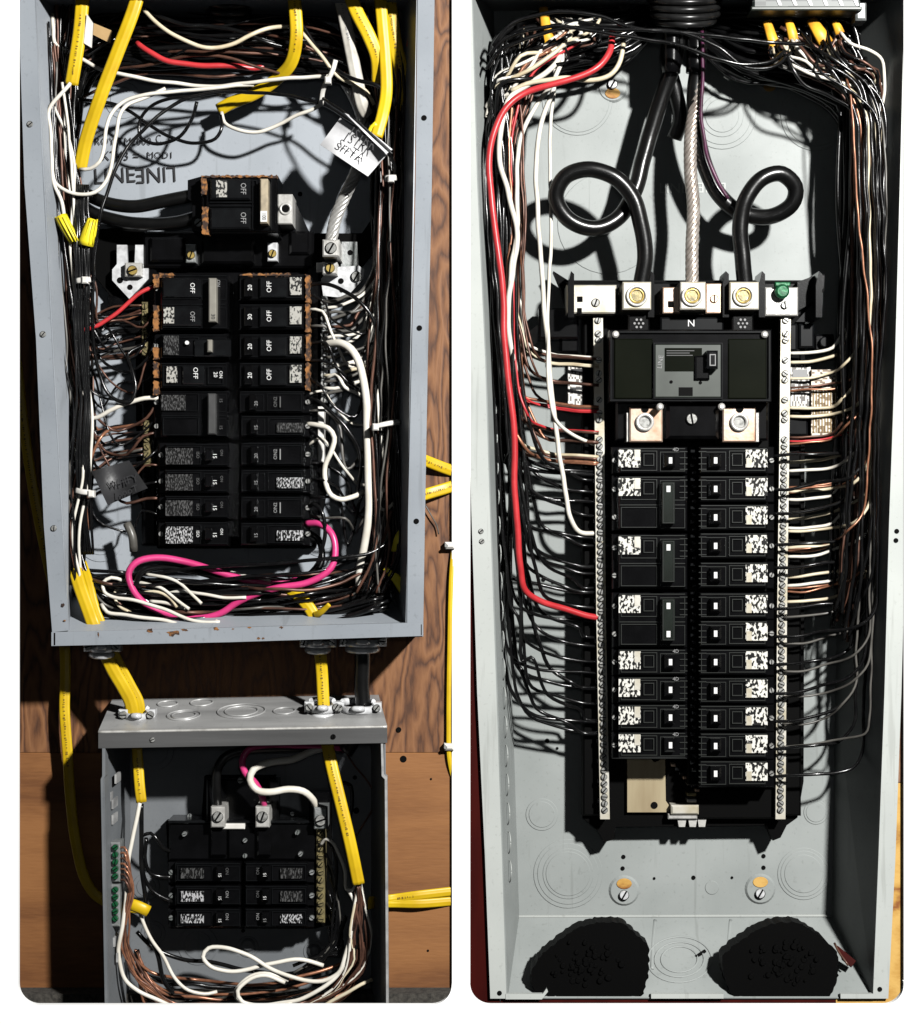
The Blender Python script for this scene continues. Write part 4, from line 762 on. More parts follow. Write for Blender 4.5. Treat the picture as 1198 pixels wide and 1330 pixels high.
mk('paper_tag', G().quad((113, 18, 84), (121, 30, 84), (119, 62, 82), (109, 56, 82)), 'nylon_white', None, 'white paper tag behind the yellow cable', 'tag')
mk('cardboard_tag', G().quad((122, 30, 66), (146, 40, 66), (143, 56, 64), (121, 45, 64)), 'paper_tan', None, 'tan cardboard tag between the two yellow cables', 'tag')
mk('grey_tube', G().tube([(165, 680, 40), (172, 696, 42), (174, 716, 40)], 5.5), 'wire_grey', None, 'short grey plastic stub hanging under the grey tag', 'tube')
# ================================================================ small sub panel
sub = thing('sub_panel_enclosure', (318, 1305, 0), 'small bare steel sub panel box mounted on the timber board', 'enclosure')
mk('back_panel', G().box(168, 915, 484, 1300, 1, 4), 'galv_paint', sub)
mk('side_wall', G().quad((168, 915, 4), (133, 960, 94), (140, 1330, 94), (168, 1300, 4)), 'galv_paint', sub)
mk('side_wall', G().quad((501, 955, 94), (484, 915, 4), (484, 1300, 4), (503, 1330, 94)), 'galv_paint', sub)
mk('bottom_wall', G().quad((168, 1300, 4), (484, 1300, 4), (503, 1345, 94), (140, 1345, 94)), 'galv_paint', sub)
tp = mk('top_wall', G().quad((128, 951, 95), (503, 944, 95), (492, 904, 3), (146, 910, 3)), 'galv_bright', sub)
mk('front_lip', G().prism([(128, 951), (503, 944), (503, 965), (128, 972)], 92, 96), 'lip_grey', sub)
mk('lip_glint', G().tube([(128, 951, 95), (315, 947.5, 95), (503, 944, 95)], 2.0, sides=8), 'tin', sub)  # bright strip added as the highlight along the lip
mk('edge_strip', G().prism([(133, 972), (137, 972), (137, 1008), (134, 1012), (141, 1340), (137, 1340), (131, 1012), (133, 1008)], 84, 96), 'galv_paint', sub)
mk('edge_strip', G().prism([(495, 966), (498, 966), (499, 1006), (503, 1010), (505, 1340), (502, 1340), (500, 1012), (496, 1008)], 84, 96), 'galv_bright', sub)
for x, y in ((198, 961), (433, 957)):
    mk('lip_screw', G().screw(x, y, 95.5, 97.4, 3.4, R.uniform(0, 90)), 'dark_hole' if x > 300 else 'steel_screw', sub)
# knockouts lying in the sloping top
A, B_, C_, D_ = P(128, 951, 95), P(503, 944, 95), P(492, 904, 3), P(146, 910, 3)
def on_top(u, v): return (A.lerp(B_, u)).lerp(D_.lerp(C_, u), v)
nrm = (B_ - A).cross(D_ - A).normalized()
if nrm.z < 0: nrm = -nrm
def top_ring(u, v, r, w=.0010):
    g = G(); c = on_top(u, v) + nrm * .0013; ex = (B_ - A).normalized(); ey = (D_ - A); ey = (ey - ex * ey.dot(ex)).normalized()
    n = 30; vs = []
    for i in range(n):
        a = 2 * math.pi * i / n; q = ex * math.cos(a) + ey * math.sin(a)
        vs += [c + q * (r - w) + nrm * .0002, c + q * (r - w * .5) + nrm * .0013, c + q * (r + w * .5) + nrm * .0013, c + q * (r + w) + nrm * .0002]
    fs = []
    for i in range(n):
        j = (i + 1) % n
        for k in range(3): fs.append((4 * i + k, 4 * j + k, 4 * j + k + 1, 4 * i + k + 1))
    return g.add(vs, fs, True)
for u, v, r in ((.285, .42, .0145), (.285, .42, .0105), (.49, .52, .021), (.49, .52, .0145), (.215, .8, .009), (.34, .82, .010), (.645, .5, .0095)):
    mk('knockout', top_ring(u, v, r, .0007), 'galv_bright', tp)
for x, y, r in ((200, 975, 26), (257, 1228, 26), (190, 1152, 18), (322, 1230, 14), (408, 1236, 14), (199, 1212, 16)): mk('knockout', knock(x, y, 4, (r, r * .7)), 'galv_paint', sub)
for x, y, r in ((461, 1010, 2.6), (463, 1053, 4), (316, 1209, 2.4), (360, 1040, 2)): mk('hole', G().cyl(x, y, 3.6, 4.8, r, 12), 'dark_hole', sub)
for x, y in ((322, 1228), (408, 1236)): mk('dimple', G().cyl(x, y, 3.6, 8, 9, 18, 2), 'galv_paint', sub)
for x, y in ((143, 1035), (146, 1065), (146, 1045), (150, 1012), (148, 1224), (152, 1244)): mk('slot', G().box(x - 1, y - 6, x + 1.6, y + 6, 52, 72), 'galv_bright', sub)

# cable clamps
def clamp(x, y, d, w, label, big=False):
    t = thing('cable_clamp', (x, y + 8, d), label, 'clamp', 'cable clamps')
    L = lambda yy, rx, rd, a0, a1, n=18: [(x + rx * math.cos(math.radians(a0 + (a1 - a0) * k / n)), yy + 2.5 * math.sin(math.radians(a0 + (a1 - a0) * k / n)), d + rd * math.sin(math.radians(a0 + (a1 - a0) * k / n))) for k in range(n + 1)]
    mk('collar', G().tube(L(y + 10, w * .56, 13, 0, 360), 4.2, sides=8), 'zinc', t)
    mk('saddle', G().tube(L(y + 1, w * .62, 14, 8, 172), 5.4, 3.2, sides=8), 'zinc', t)
    mk('saddle_back', G().tube(L(y - 7, w * .62, 14, 188, 352), 5.0, 3.0, sides=8), 'zinc', t)
    for s in (-1, 1):
        e = mk('ear', G().box(x + s * w * .74 - 6, y - 7, x + s * w * .74 + 6, y + 7, d - 6, d + 8, 3), 'zinc', t); mk('screw', G().screw(x + s * w * .74, y, d + 7, d + 13, 4.8, R.uniform(0, 180)), 'steel_screw', e)
    mk('bump', G().tube([(x - w * .22, y + 1, d + 15), (x, y + 1, d + 18), (x + w * .22, y + 1, d + 15)], 4, sides=8), 'zinc', t)
clamp(177, 929, 54, 24, 'shiny zinc clamp gripping the twin yellow cables on the sub panel')
clamp(419, 919, 54, 24, 'shiny zinc clamp gripping the single yellow cable on the sub panel')
clamp(465, 920, 50, 33, 'large zinc clamp gripping the thick black cable on the sub panel')
clamp(132, 840, 66, 24, 'zinc clamp under the grey panel round the twin yellow cables')
clamp(413, 834, 60, 24, 'zinc clamp under the grey panel round the single yellow cable')
clamp(471, 833, 54, 34, 'large zinc clamp under the grey panel round the black cable')
wire('feeder_cable', 'thick black cable joining the grey panel to the sub panel', 'cable_black', [(470, 815, 50), (471, 850, 50), (470, 890, 48), (471, 925, 46), (462, 955, 42), (450, 975, 38)], 10, cat='cable', sides=14)

# interior
pan = thing('sub_panel_pan', (318, 1206, 4), 'black plastic breaker base with silver lugs inside the sub panel', 'mounting pan')
mk('base', G().prism([(266, 1008), (358, 1008), (358, 1020), (410, 1036), (430, 1036), (432, 1200), (410, 1206), (222, 1206), (216, 1066), (262, 1062)], 6, 14), 'black_matte', pan)
mk('cover', G().box(219, 1068, 410, 1118, 12, 40, 2), 'black_plastic', pan)
mk('cover_edge', G().box(218, 1066, 408, 1070, 12, 43, 1), 'toggle_dark', pan)
for x0, y0, x1, y1, h in ((268, 1012, 332, 1072, 26), (350, 1014, 362, 1072, 30), (362, 1030, 404, 1068, 22), (404, 1030, 428, 1080, 26), (274, 1078, 294, 1112, 46), (334, 1078, 352, 1112, 46), (296, 1074, 330, 1116, 43), (222, 1120, 410, 1204, 26)):
    mk('block', G().box(x0, y0, x1, y1, 10, h, 1.5), 'black_plastic' if h != 22 else 'toggle_dark', pan)
for x, y in ((246, 1060), (380, 1057), (239, 1084), (386, 1082), (318, 1092), (318, 1112), (390, 1110), (312, 1014)):
    mk('screw', G().screw(x, y, 20, 46 if y > 1070 else 24 if y > 1050 else 30, 4 if y < 1020 else 3, R.uniform(0, 90)), 'steel_screw' if y < 1020 else 'dull_zinc', pan)
for x, y in ((283, 1062), (341, 1062)):
    l = mk('lug', G().box(x - 9, y - 14, x + 9, y + 13, 14, 54, 1), 'tin', pan); mk('screw', G().screw(x, y - 1, 53, 57, 7, R.uniform(0, 90)), 'steel_screw', l)
mk('ivory_strip', G().box(289, 1070, 318, 1077, 26, 46, .6), 'nylon_white', pan)
l = mk('lug', G().box(408, 1049, 425, 1077, 14, 52, 1), 'dull_zinc', pan); mk('screw', G().screw(416.5, 1066, 51, 55, 7.4, 20), 'steel_screw', l)
nb = mk('neutral_bar', G().box(411, 1076, 422, 1199, 20, 42, 1), 'old_brass', pan); screw_row(nb, [(416.5, 1082 + 10.2 * i) for i in range(12)], 41, 44.5, 4.0, 'old_brass')
rows = [(1120, 1147), (1150, 1177), (1180, 1205)]
nm = ['upper', 'middle', 'lower']
for i, (a, b) in enumerate(rows):
    for side in (-1, 1):
        x0, x1 = (219, 314) if side < 0 else (317, 408)
        t, X, Y = breaker(x0, a, x1, b, 18, 54, side, '%s black breaker of the sub panel, %s' % (nm[i], 'fed by the left black wires' if side < 0 else 'beside the brass neutral bar'), 'dim', 'breakers in the sub panel')
        bright = (side < 0 and i > 0) or (side > 0 and i == 2)
        sticker(t, X, .17, .48, a + 8, b - 6, 55, 'sticker_mid' if bright else 'sticker_dark')
        toggle(t, X, .70, a + 6, b - 6, 54, 'black_plastic', .05, 6)
        cx = X(.70); text('15', cx, (a + b) / 2 + 3, 60.6, 4, 90 * -side, 'ink_white' if not (side > 0 and i == 2) else 'ink_grey', t); text('ON', X(.80), (a + b) / 2 - 2, 54.5, 4, 90 * -side, 'ink_grey' if bright else 'ink_dim', t)
# green ground bars on the side wall
gb = thing('ground_bar', (150, 1205, 60), 'zinc ground bar with two rows of green screws on the sub panel side', 'ground bar')
for y0, y1 in ((1094, 1146), (1149, 1204)):
    mk('bar', G().box(143, y0, 156, y1, 56, 74, 1.2), 'dull_zinc', gb); screw_row(gb, [(149.5, y0 + 7 + 9.4 * k) for k in range(5)], 73, 78, 4.0, 'green_screw', 'green_screw')
    mk('foot', G().box(137, y1 - 5, 160, y1, 56, 70, 1), 'zinc', gb)
mk('plate', G().box(136, 1098, 146, 1202, 54, 60, .6), 'dull_zinc', gb)
cable('short yellow cable stub inside the sub panel under its clamp', 'sheath_yellow', [(177, 940, 52), (178, 968, 54), (180, 1000, 58), (182, 1026, 60), (184, 1042, 60)], 7, 3.6, ((.45, .95),))
mk('yellow_sleeve', G().tube([(168, 1174, 66), (180, 1178, 68), (193, 1184, 66)], 8, 4), 'sheath_yellow', None, 'short yellow sheath end lying across the sub panel wires', 'cable')
SW = [
 ('black feed wire curving into the left sub panel lug', 'cable_black', 6, [(283, 1050, 42), (281, 1025, 46), (283, 1000, 48), (292, 984, 46), (315, 975, 42), (350, 971, 38), (400, 972, 36), (445, 972, 36)]),
 ('pink feed wire bending into the right sub panel lug', 'wire_pink', 4.6, [(343, 1050, 42), (341, 1035, 50), (332, 1018, 54), (318, 1003, 56), (315, 988, 56), (324, 973, 54), (350, 967, 50), (390, 968, 46), (430, 969, 40), (450, 974, 36)]),
 ('white feed wire in an S bend to the sub panel neutral bar', 'wire_white', 4.8, [(412, 1050, 42), (406, 1038, 50), (394, 1028, 56), (375, 1025, 58), (350, 1029, 60), (334, 1026, 60), (325, 1013, 60), (330, 1000, 58), (350, 991, 54), (380, 986, 48), (405, 976, 42), (425, 970, 38)]),
 ('white wire hanging along the sub panel ground bar', 'wire_white', 2.8, [(182, 1042, 60), (175, 1075, 62), (169, 1108, 64), (165, 1145, 68), (163, 1180, 70), (157, 1215, 70), (154, 1245, 68), (162, 1270, 66), (182, 1288, 64), (210, 1302, 62), (235, 1312, 58)]),
 ('white wire slanting from the yellow sleeve to the floor', 'wire_white', 2.4, [(182, 1186, 62), (194, 1215, 60), (210, 1240, 58), (228, 1270, 56), (245, 1286, 54), (265, 1291, 52), (282, 1288, 48)]),
 ('white wire looped widest in the bottom of the sub panel', 'wire_white', 2.8, [(420, 1254, 46), (395, 1247, 50), (360, 1250, 52), (325, 1258, 54), (295, 1261, 56), (273, 1255, 58), (264, 1242, 58), (272, 1231, 56), (295, 1231, 56), (320, 1240, 56), (350, 1258, 58), (385, 1271, 60), (420, 1274, 60), (440, 1264, 60), (448, 1244, 60), (458, 1210, 60), (463, 1180, 60), (458, 1165, 58), (452, 1155, 56)]),
 ('white wire folded back at the floor of the sub panel', 'wire_white', 2.8, [(375, 1273, 56), (350, 1266, 58), (325, 1268, 60), (312, 1278, 62), (306, 1292, 62), (316, 1303, 62), (345, 1305, 62), (385, 1299, 62), (415, 1286, 62), (438, 1268, 60), (452, 1240, 58), (462, 1205, 56)]),
 ('second folded white wire at the floor of the sub panel', 'wire_white', 2.8, [(370, 1276, 62), (345, 1268, 66), (322, 1272, 68), (308, 1286, 70), (314, 1300, 70), (340, 1306, 68), (380, 1303, 66)]),
 ('white wire from the brass bar to the yellow cable end', 'wire_white', 2.2, [(416, 1098, 46), (424, 1090, 52), (434, 1097, 56), (443, 1115, 58), (449, 1135, 58), (450, 1155, 58), (458, 1156, 60), (463, 1148, 62)]),
 ('cream wire hooked inside the sub panel corner', 'wire_cream', 2.4, [(484, 1272, 60), (470, 1278, 62), (450, 1290, 62), (430, 1302, 60), (410, 1312, 56)]),
 ('black wire entering the upper left sub panel breaker', 'wire_black', 2.4, [(186, 1085, 44), (196, 1082, 46), (206, 1092, 46), (214, 1102, 42), (222, 1106, 38)]),
 ('black wire entering the middle left sub panel breaker', 'wire_black', 2.6, [(190, 1088, 50), (190, 1120, 50), (196, 1135, 48), (208, 1139, 46), (224, 1139, 44)]),
 ('black wire entering the lower left sub panel breaker', 'wire_black', 2.6, [(186, 1110, 50), (188, 1140, 50), (198, 1158, 48), (212, 1166, 46), (224, 1171, 44)]),
 ('long black wire swinging to the sub panel floor', 'wire_black', 3.0, [(184, 1044, 56), (184, 1100, 58), (186, 1150, 58), (192, 1195, 56), (204, 1240, 54), (214, 1275, 52), (226, 1290, 50)]),
 ('black wire sweeping across the sub panel floor', 'wire_black', 2.8, [(178, 1210, 46), (200, 1232, 44), (240, 1246, 42), (280, 1250, 42), (330, 1262, 42), (390, 1262, 42), (430, 1235, 44), (450, 1190, 46)]),
 ('thin dark wire bowed on the sub panel back wall', 'brown_wire', 1.2, [(450, 978, 8), (458, 990, 8), (480, 1020, 8), (488, 1040, 10), (470, 1075, 8), (458, 1092, 8)]),
 ('black wire bowed behind the yellow cable', 'wire_black', 2.2, [(446, 1016, 30), (455, 1020, 26), (458, 1040, 22), (454, 1062, 20), (446, 1080, 24)]),
]
for lb, m, r, pts in SW: wire('wire', lb, m, pts, r)
def f(rr, i, n):
    j = lambda a: rr.uniform(-a, a); y = 1102 + 7 * i
    return [(154, y, 70), (162, y - 1, 74), (168 + j(2), y + 12, 74), (170 + j(3), 1160, 72), (165 + j(4), 1195, 70), (160 + j(4) + i, 1230, 68), (168 + j(4) + 2 * i, 1260, 66), (190 + j(5) + 2 * i, 1284, 64), (220 + j(5), 1302, 60), (270 + j(12), 1309 - i, 56), (330, 1312, 50)]
bundle(7, '%s ground wire hooked onto the green screw bar of the sub panel', 'sub panel ground wires, %s', f, ['bare_copper', 'brown_wire', 'brown_wire'], (1.4, 1.8), 21)
def f(rr, i, n):
    j = lambda a: rr.uniform(-a, a)
    return [(466 + j(4), 1148, 62 + j(5)), (474 + j(5) - i, 1180 + j(5), 64), (481 + j(5) - 2.2 * i, 1215, 64), (480 + j(5) - 2.4 * i, 1245, 62), (465 + j(6) - 2 * i, 1268, 60), (435 + j(6), 1288, 58), (400 + j(6), 1304, 56), (370, 1312, 52)]
bundle(13, '%s wire fanning from the cable end down the sub panel corner', 'sub panel corner wires, %s', f, ['brown_wire', 'brown_wire', 'wire_white', 'wire_black', 'wire_cream'], (1.5, 2.2), 23)
def f(rr, i, n):
    j = lambda a: rr.uniform(-a, a); y = 1262 + 5.5 * i
    return [(176 + j(6), 1240 + j(8), 40), (200 + j(8), y + 6 + j(4), 38 + j(14)), (260 + j(10), y + 14 + j(4), 38 + j(16)), (330 + j(10), y + 16 + j(4), 38 + j(16)), (400 + j(10), y + 6 + j(4), 38 + j(14)), (450 + j(6), y - 14, 40), (470, 1220, 42)]
bundle(9, '%s wire lying along the sub panel floor', 'sub panel floor wires, %s', f, ['wire_black', 'brown_wire', 'bare_copper'], (1.6, 2.3), 29)
def f(rr, i, n):
    j = lambda a: rr.uniform(-a, a); return [(426 + j(3), 1092 + 16 * i, 40), (434 + j(4), 1110 + 16 * i, 42), (440 + j(5), 1150 + 12 * i, 44), (438 + j(7), 1200 + 6 * i, 44), (420 + j(8), 1240, 44), (390 + j(14), 1262 + j(8), 44)]
bundle(8, '%s wire hanging off the brass neutral bar of the sub panel', 'sub panel neutral wires, %s', f, ['wire_black', 'wire_black', 'wire_grey'], (1.8, 2.4), 31)
# ================================================================ new pale panel (set into the wall)
Z = lambda h: -92.0 + h                     # height above its back panel, mm
rb = thing('panel_enclosure', (890, 1297, -92), 'new pale grey panel enclosure with tidy breakers and one red wire', 'enclosure')
def pl(tab, y):
    for (y0, x0), (y1, x1) in zip(tab, tab[1:]):
        if y <= y1: return x0 + (x1 - x0) * (y - y0) / (y1 - y0)
    return tab[-1][1]
LI = [(-40, 611), (0, 613), (240, 620), (460, 630), (680, 637), (900, 645), (1110, 652), (1297, 658)]
RI = [(-40, 1176), (0, 1175), (240, 1169), (460, 1163), (680, 1155), (900, 1149), (1120, 1141), (1297, 1134)]
LO = [(-40, 596), (0, 597), (300, 602), (650, 612), (900, 620), (1110, 630), (1297, 637)]
RO = [(-40, 1192), (240, 1186), (680, 1177), (900, 1171), (1120, 1163), (1297, 1154)]
LB = [(14, 640), (460, 650), (900, 664), (1190, 673)]
RB_ = [(14, 1100), (460, 1094), (900, 1085), (1190, 1081)]
mk('back_panel', G().prism([(x, y) for y, x in LB] + [(x, y) for y, x in reversed(RB_)], Z(-2), Z(0)), 'pale_paint', rb)
def strips(tabA, dA, tabB, dB, ys, name, m):
    g = G()
    for a, b in zip(ys, ys[1:]):
        g.quad((pl(tabA, a[0]), a[0], dA), (pl(tabB, a[1]), a[1], dB), (pl(tabB, b[1]), b[1], dB), (pl(tabA, b[0]), b[0], dA))
    return mk(name, g, m, rb)
ysL = [(14, -8), (240, 240), (460, 460), (680, 680), (900, 900), (1190, 1297)]
lw = strips(LB, Z(0), LI, 2, ysL, 'side_wall', 'pale_paint')
rw = strips(RB_, Z(0), RI, 2, ysL, 'side_wall', 'pale_paint')
mk('top_wall', G().quad((611, -8, 2), (1176, -8, 2), (1100, 14, Z(0)), (640, 14, Z(0))), 'pale_paint', rb)
mk('bottom_wall', G().quad((673, 1190, Z(0)), (1081, 1190, Z(0)), (1134, 1296, 1.5), (658, 1296, 1.5)), 'pale_paint', rb)
mk('flange', G().prism([(x, y) for y, x in LO] + [(x, y) for y, x in reversed(LI)], 0, 4), 'pale_flange', rb)
mk('flange', G().prism([(x, y) for y, x in RI] + [(x, y) for y, x in reversed(RO)], 0, 4), 'pale_flange', rb)
mk('flange', G().prism([(657, 1291), (705, 1291), (710, 1284), (712, 1288), (704, 1298), (657, 1298)], 0, 4.6), 'pale_flange', rb)
mk('flange', G().prism([(846, 1291), (940, 1291), (940, 1297), (846, 1297)], 0, 4.6), 'pale_flange', rb)
mk('flange', G().prism([(1092, 1291), (1138, 1291), (1138, 1297), (1092, 1297)], 0, 4.6), 'pale_flange', rb)
mk('corner_seam', G().prism([(667, 1120), (669, 1120), (672, 1206), (669, 1206)], Z(0), Z(3)), 'pale_paint', rb)
mk('corner_fold', G().prism([(673, 1189), (1071, 1188), (1081, 1190.5), (673, 1191.5)], Z(0), Z(2)), 'pale_flange', rb)
for x, y in ((625, 690), (626, 703), (1165, 690), (1164, 702), (649, 1290), (1143, 1285)):
    mk('screw_hole', G().cyl(x, y, 3.5, 4.4, 3.2, 14), 'dark_hole', rb) if x > 700 or y > 800 else mk('flange_screw', G().screw(x, y, 4, 5.5, 3.4, 40), 'steel_screw', rb)
for x, y in ((706, 753), (718, 757), (711, 962), (724, 972), (810, 1113), (809, 1128), (901, 1140), (992, 1112), (992, 1127), (850, 1141), (951, 1140), (720, 871), (690, 650), (1087, 960)):
    mk('hole', G().cyl(x, y, Z(-.5), Z(.7), 2.8 if x not in (718, 724, 720, 951, 850) else 1.8, 12), 'dark_hole', rb)
for x, y, rs in ((738, 1135, (45, 40, 33, 29)), (704, 1058, (21, 17)), (1044, 1135, (34, 30, 25)), (750, 130, (46, 42)), (938, 150, (44, 38, 28, 22)), (1060, 150, (46, 40)), (790, 290, (66,)), (925, 1153, (9,)), (1060, 1055, (16, 13))):
    mk('knockout', knock(x, y, Z(0), rs), 'pale_paint', rb)
# oval knockouts on the side wall
for k in range(17):
    y = 532 + k * 37.5; a = pl(LI, y); b = pl(LB, y); x = a * .55 + b * .45
    g = G(); ov = []
    for i in range(20):
        t_ = 2 * math.pi * i / 20; ov.append((x + 3.6 * math.cos(t_), y + 15 * math.sin(t_), 2 + (Z(0) - 2) * (.45 - .16 * math.cos(t_)) + 1.0))
    g.tube(ov + [ov[0]], .7, sides=5, step=4); mk('knockout', g, 'pale_flange', lw)
# mounting studs with exposed timber behind
for x, y, s in ((811, 1157, 1), (988, 1155, 1), (796, 113, 1), (1000, 105, .8)):
    t = mk('mounting_dimple', G().cyl(x, y, Z(-.5), Z(2.2), 20 * s, 26, 2), 'pale_paint', rb)
    mk('timber_hole', G().cyl(x, y - 9 if y > 500 else y + 8, Z(1.5), Z(3), 10 * s, 16, .4, 7 * s), 'gold_pine', t); mk('screw', G().screw(x, y + 6 if y > 500 else y - 4, Z(2), Z(6), 6.5 * s, 60), 'zinc', t)
text('LINE', 875, 245, Z(.6), 13, 0, 'pale_flange', rb); text('LINE', 925, 243, Z(.6), 13, 180, 'pale_flange', rb)
# floor knockout rings, embossed rib
g = G(); A2, B2, C2, D2 = P(658, 1296, 1.5), P(1134, 1296, 1.5), P(1081, 1190, Z(0)), P(673, 1190, Z(0))
def on_floor(u, v): return (A2.lerp(B2, u)).lerp(D2.lerp(C2, u), v) + Vector((0, 0, .0008))
for u, v, r in ((.49, .45, .03), (.49, .45, .023), (.49, .45, .017)):
    g = G(); c = on_floor(u, v); ex = (B2 - A2).normalized(); ey = (D2 - A2).normalized(); n = 30; vs = []
    for i in range(n):
        a = 2 * math.pi * i / n; q = ex * math.cos(a) + ey * math.sin(a); vs += [c + q * (r - .0008), c + q * r + Vector((0, 0, .001)), c + q * (r + .0008)]
    g.add(vs, [(3 * i + k, 3 * ((i + 1) % n) + k, 3 * ((i + 1) % n) + k + 1, 3 * i + k + 1) for i in range(n) for k in range(2)], True); mk('knockout', g, 'pale_paint', rb)
for x in (851, 949): mk('rib', G().tube([(x, 1196, Z(4)), (x - 3, 1225, Z(30)), (x - 4, 1260, Z(62))], 3, sides=6), 'pale_paint', rb)
mk('slot', G().tube([(904, 1243, Z(48)), (916, 1235, Z(42))], 2.4, sides=6), 'dark_hole', rb)
# ragged black duct seals in the floor
def seal(pts, label, seed):
    rr = random.Random(seed); out = []
    for k, ((x0, y0), (x1, y1)) in enumerate(zip(pts, pts[1:] + pts[:1])):
        L = math.hypot(x1 - x0, y1 - y0); n = max(2, int(L / 3)); nx, ny = (y1 - y0) / L, -(x1 - x0) / L
        for i in range(n):
            u = i / n; h = 1.7 * abs(math.sin(u * L / 12 * math.pi)) + rr.uniform(-.7, .7); out.append((x0 + (x1 - x0) * u + nx * h, y0 + (y1 - y0) * u + ny * h))
    cx = sum(p[0] for p in pts) / len(pts); t = thing('duct_seal', (cx, max(p[1] for p in pts), -20), label, 'duct seal', 'duct seals')
    mk('pad', G().prism(out, -22, 0), 'black_matte', t); g = G()
    for i in range(70):
        a = rr.uniform(0, 6.28); q = rr.uniform(0, .8); x = cx + q * 62 * math.cos(a); y = 1252 + q * 40 * math.sin(a); g.cyl(x, y, -1, rr.uniform(.6, 2.4), rr.uniform(1.5, 4.5), 7, .5)
    mk('lumps', g, 'black_matte', t, kind='stuff'); return t
seal([(690, 1264), (702, 1243), (722, 1226), (748, 1207), (778, 1199), (808, 1199), (842, 1229), (842, 1264), (834, 1293), (770, 1296), (704, 1293), (692, 1282)], 'ragged black duct seal on the floor of the new panel, near the oval knockouts', 3)
seal([(938, 1242), (960, 1224), (985, 1208), (1010, 1199), (1036, 1199), (1064, 1215), (1088, 1240), (1088, 1270), (1078, 1294), (1010, 1296), (952, 1293), (942, 1270)], 'ragged black duct seal on the floor of the new panel, toward the golden board', 4)
wire('wire', 'short brown wire stub by the duct seal in the corner', 'brown_wire', [(1084, 1225, -30), (1092, 1240, -20), (1102, 1254, -14)], 1.6)
mk('red_tape', G().quad((1088, 1228, -30), (1112, 1248, -20), (1106, 1256, -16), (1094, 1246, -20)), 'red_stain', None, 'scrap of dark red tape in the corner by the duct seal', 'tape')

# ---- interior assembly
pan = thing('mounting_pan', (890, 1090, Z(0)), 'black plastic mounting pan carrying the main breaker of the new panel', 'mounting pan')
mk('base', G().prism([(719, 352), (738, 364), (1045, 364), (1062, 354), (1072, 356), (1072, 378), (1058, 388), (1046, 410), (1044, 1015), (1036, 1062), (1022, 1072), (1014, 1088), (1004, 1092), (996, 1072), (800, 1074), (798, 1090), (785, 1094), (776, 1078), (757, 1062), (757, 395), (735, 398), (729, 376)], Z(12), Z(28)), 'black_matte', pan)
mk('rail', G().box(757, 408, 792, 1060, Z(20), Z(36), 2), 'black_matte', pan); mk('rail', G().box(1006, 408, 1041, 1060, Z(20), Z(36), 2), 'black_matte', pan)
mk('top_tray', G().box(735, 366, 1046, 412, Z(20), Z(34), 2), 'black_plastic', pan)
for x in (742, 846, 943, 990, 1064): mk('fin', G().prism([(x - 4, 370), (x, 352), (x + 4, 356), (x + 4, 412), (x - 4, 412)], Z(24), Z(62)), 'black_plastic', pan)
mk('wing', G().prism([(1036, 366), (1064, 356), (1071, 358), (1070, 374), (1050, 396), (1036, 404)], Z(16), Z(44)), 'black_plastic', pan)
for x0, y0, x1, y1, h, m in ((1022, 420, 1036, 456, 46, 'toggle_dark'), (1038, 420, 1058, 452, 40, 'toggle_dark'), (1058, 434, 1084, 456, 30, 'black_plastic'), (1020, 540, 1050, 566, 44, 'toggle_dark'), (700, 400, 752, 440, 36, 'black_plastic'), (728, 436, 752, 458, 30, 'black_plastic')):
    mk('block', G().box(x0, y0, x1, y1, Z(10), Z(h), 2), m, pan)
mk('wedge', G().prism([(1034, 418), (1056, 394), (1058, 418)], Z(12), Z(42)), 'toggle_dark', pan)
mk('clip', G().cyl(1072, 444, Z(20), Z(36), 7, 14, 1), 'toggle_dark', pan)
# lug row
l = mk('bonding_plate', G().box(736, 370, 801, 407, Z(30), Z(58), 1.4), 'bar_metal', pan); mk('hole', G().box(750, 385, 757, 392, Z(57), Z(58.6)), 'dark_hole', l); mk('hole', G().box(750, 400, 756, 407, Z(57), Z(58.6)), 'dark_hole', l); mk('screw', G().screw(774, 393, Z(57), Z(60), 5.4, 70), 'steel_screw', l)
for x0, x1, m, nm_ in ((809, 846, 'bar_metal', 'lug'), (884, 917, 'bar_metal', 'lug'), (948, 986, 'bar_metal', 'lug')):
    l = mk(nm_, G().box(x0, 366, x1, 402, Z(28), Z(72), 1.2), m, pan); cx = (x0 + x1) / 2 - (1 if x0 > 880 else 0)
    mk('collar', G().ring(cx, 384, Z(71), Z(74), 14, 10.5), 'tin', l); mk('collar', G().ring(cx, 384, Z(71), Z(73), 10, 7), 'brass', l); mk('hex_socket', G().cyl(cx, 384, Z(71), Z(72.6), 7, 6), 'old_brass', l)
mk('plate', G().box(861, 373, 884, 407, Z(28), Z(58), 1), 'lug_copper', pan); mk('plate', G().box(917, 368, 938, 407, Z(28), Z(58), 1), 'lug_copper', pan)
mk('hole', G().box(868, 391, 875, 399, Z(57), Z(58.6)), 'dark_hole', pan); mk('screw', G().screw(928, 388, Z(57), Z(60), 5.4, 90), 'lug_copper', pan)
l = mk('ground_plate', G().box(994, 373, 1037, 410, Z(28), Z(56), 1.4), 'tin', pan); mk('screw', G().screw(1020, 396, Z(55), Z(59), 5, 100), 'steel_screw', l)
g = G().cyl(1017, 378, Z(55), Z(66), 9.5, 14, 2).box(1007, 366, 1027, 372, Z(55), Z(62), 1); mk('green_screw', g, 'green_screw', pan)
mk('centre_tray', G().box(858, 412, 940, 430, Z(30), Z(52), 1.5), 'toggle_dark', pan); text('N', 898, 420, Z(52.4), 9, 0, 'ink_white', pan)
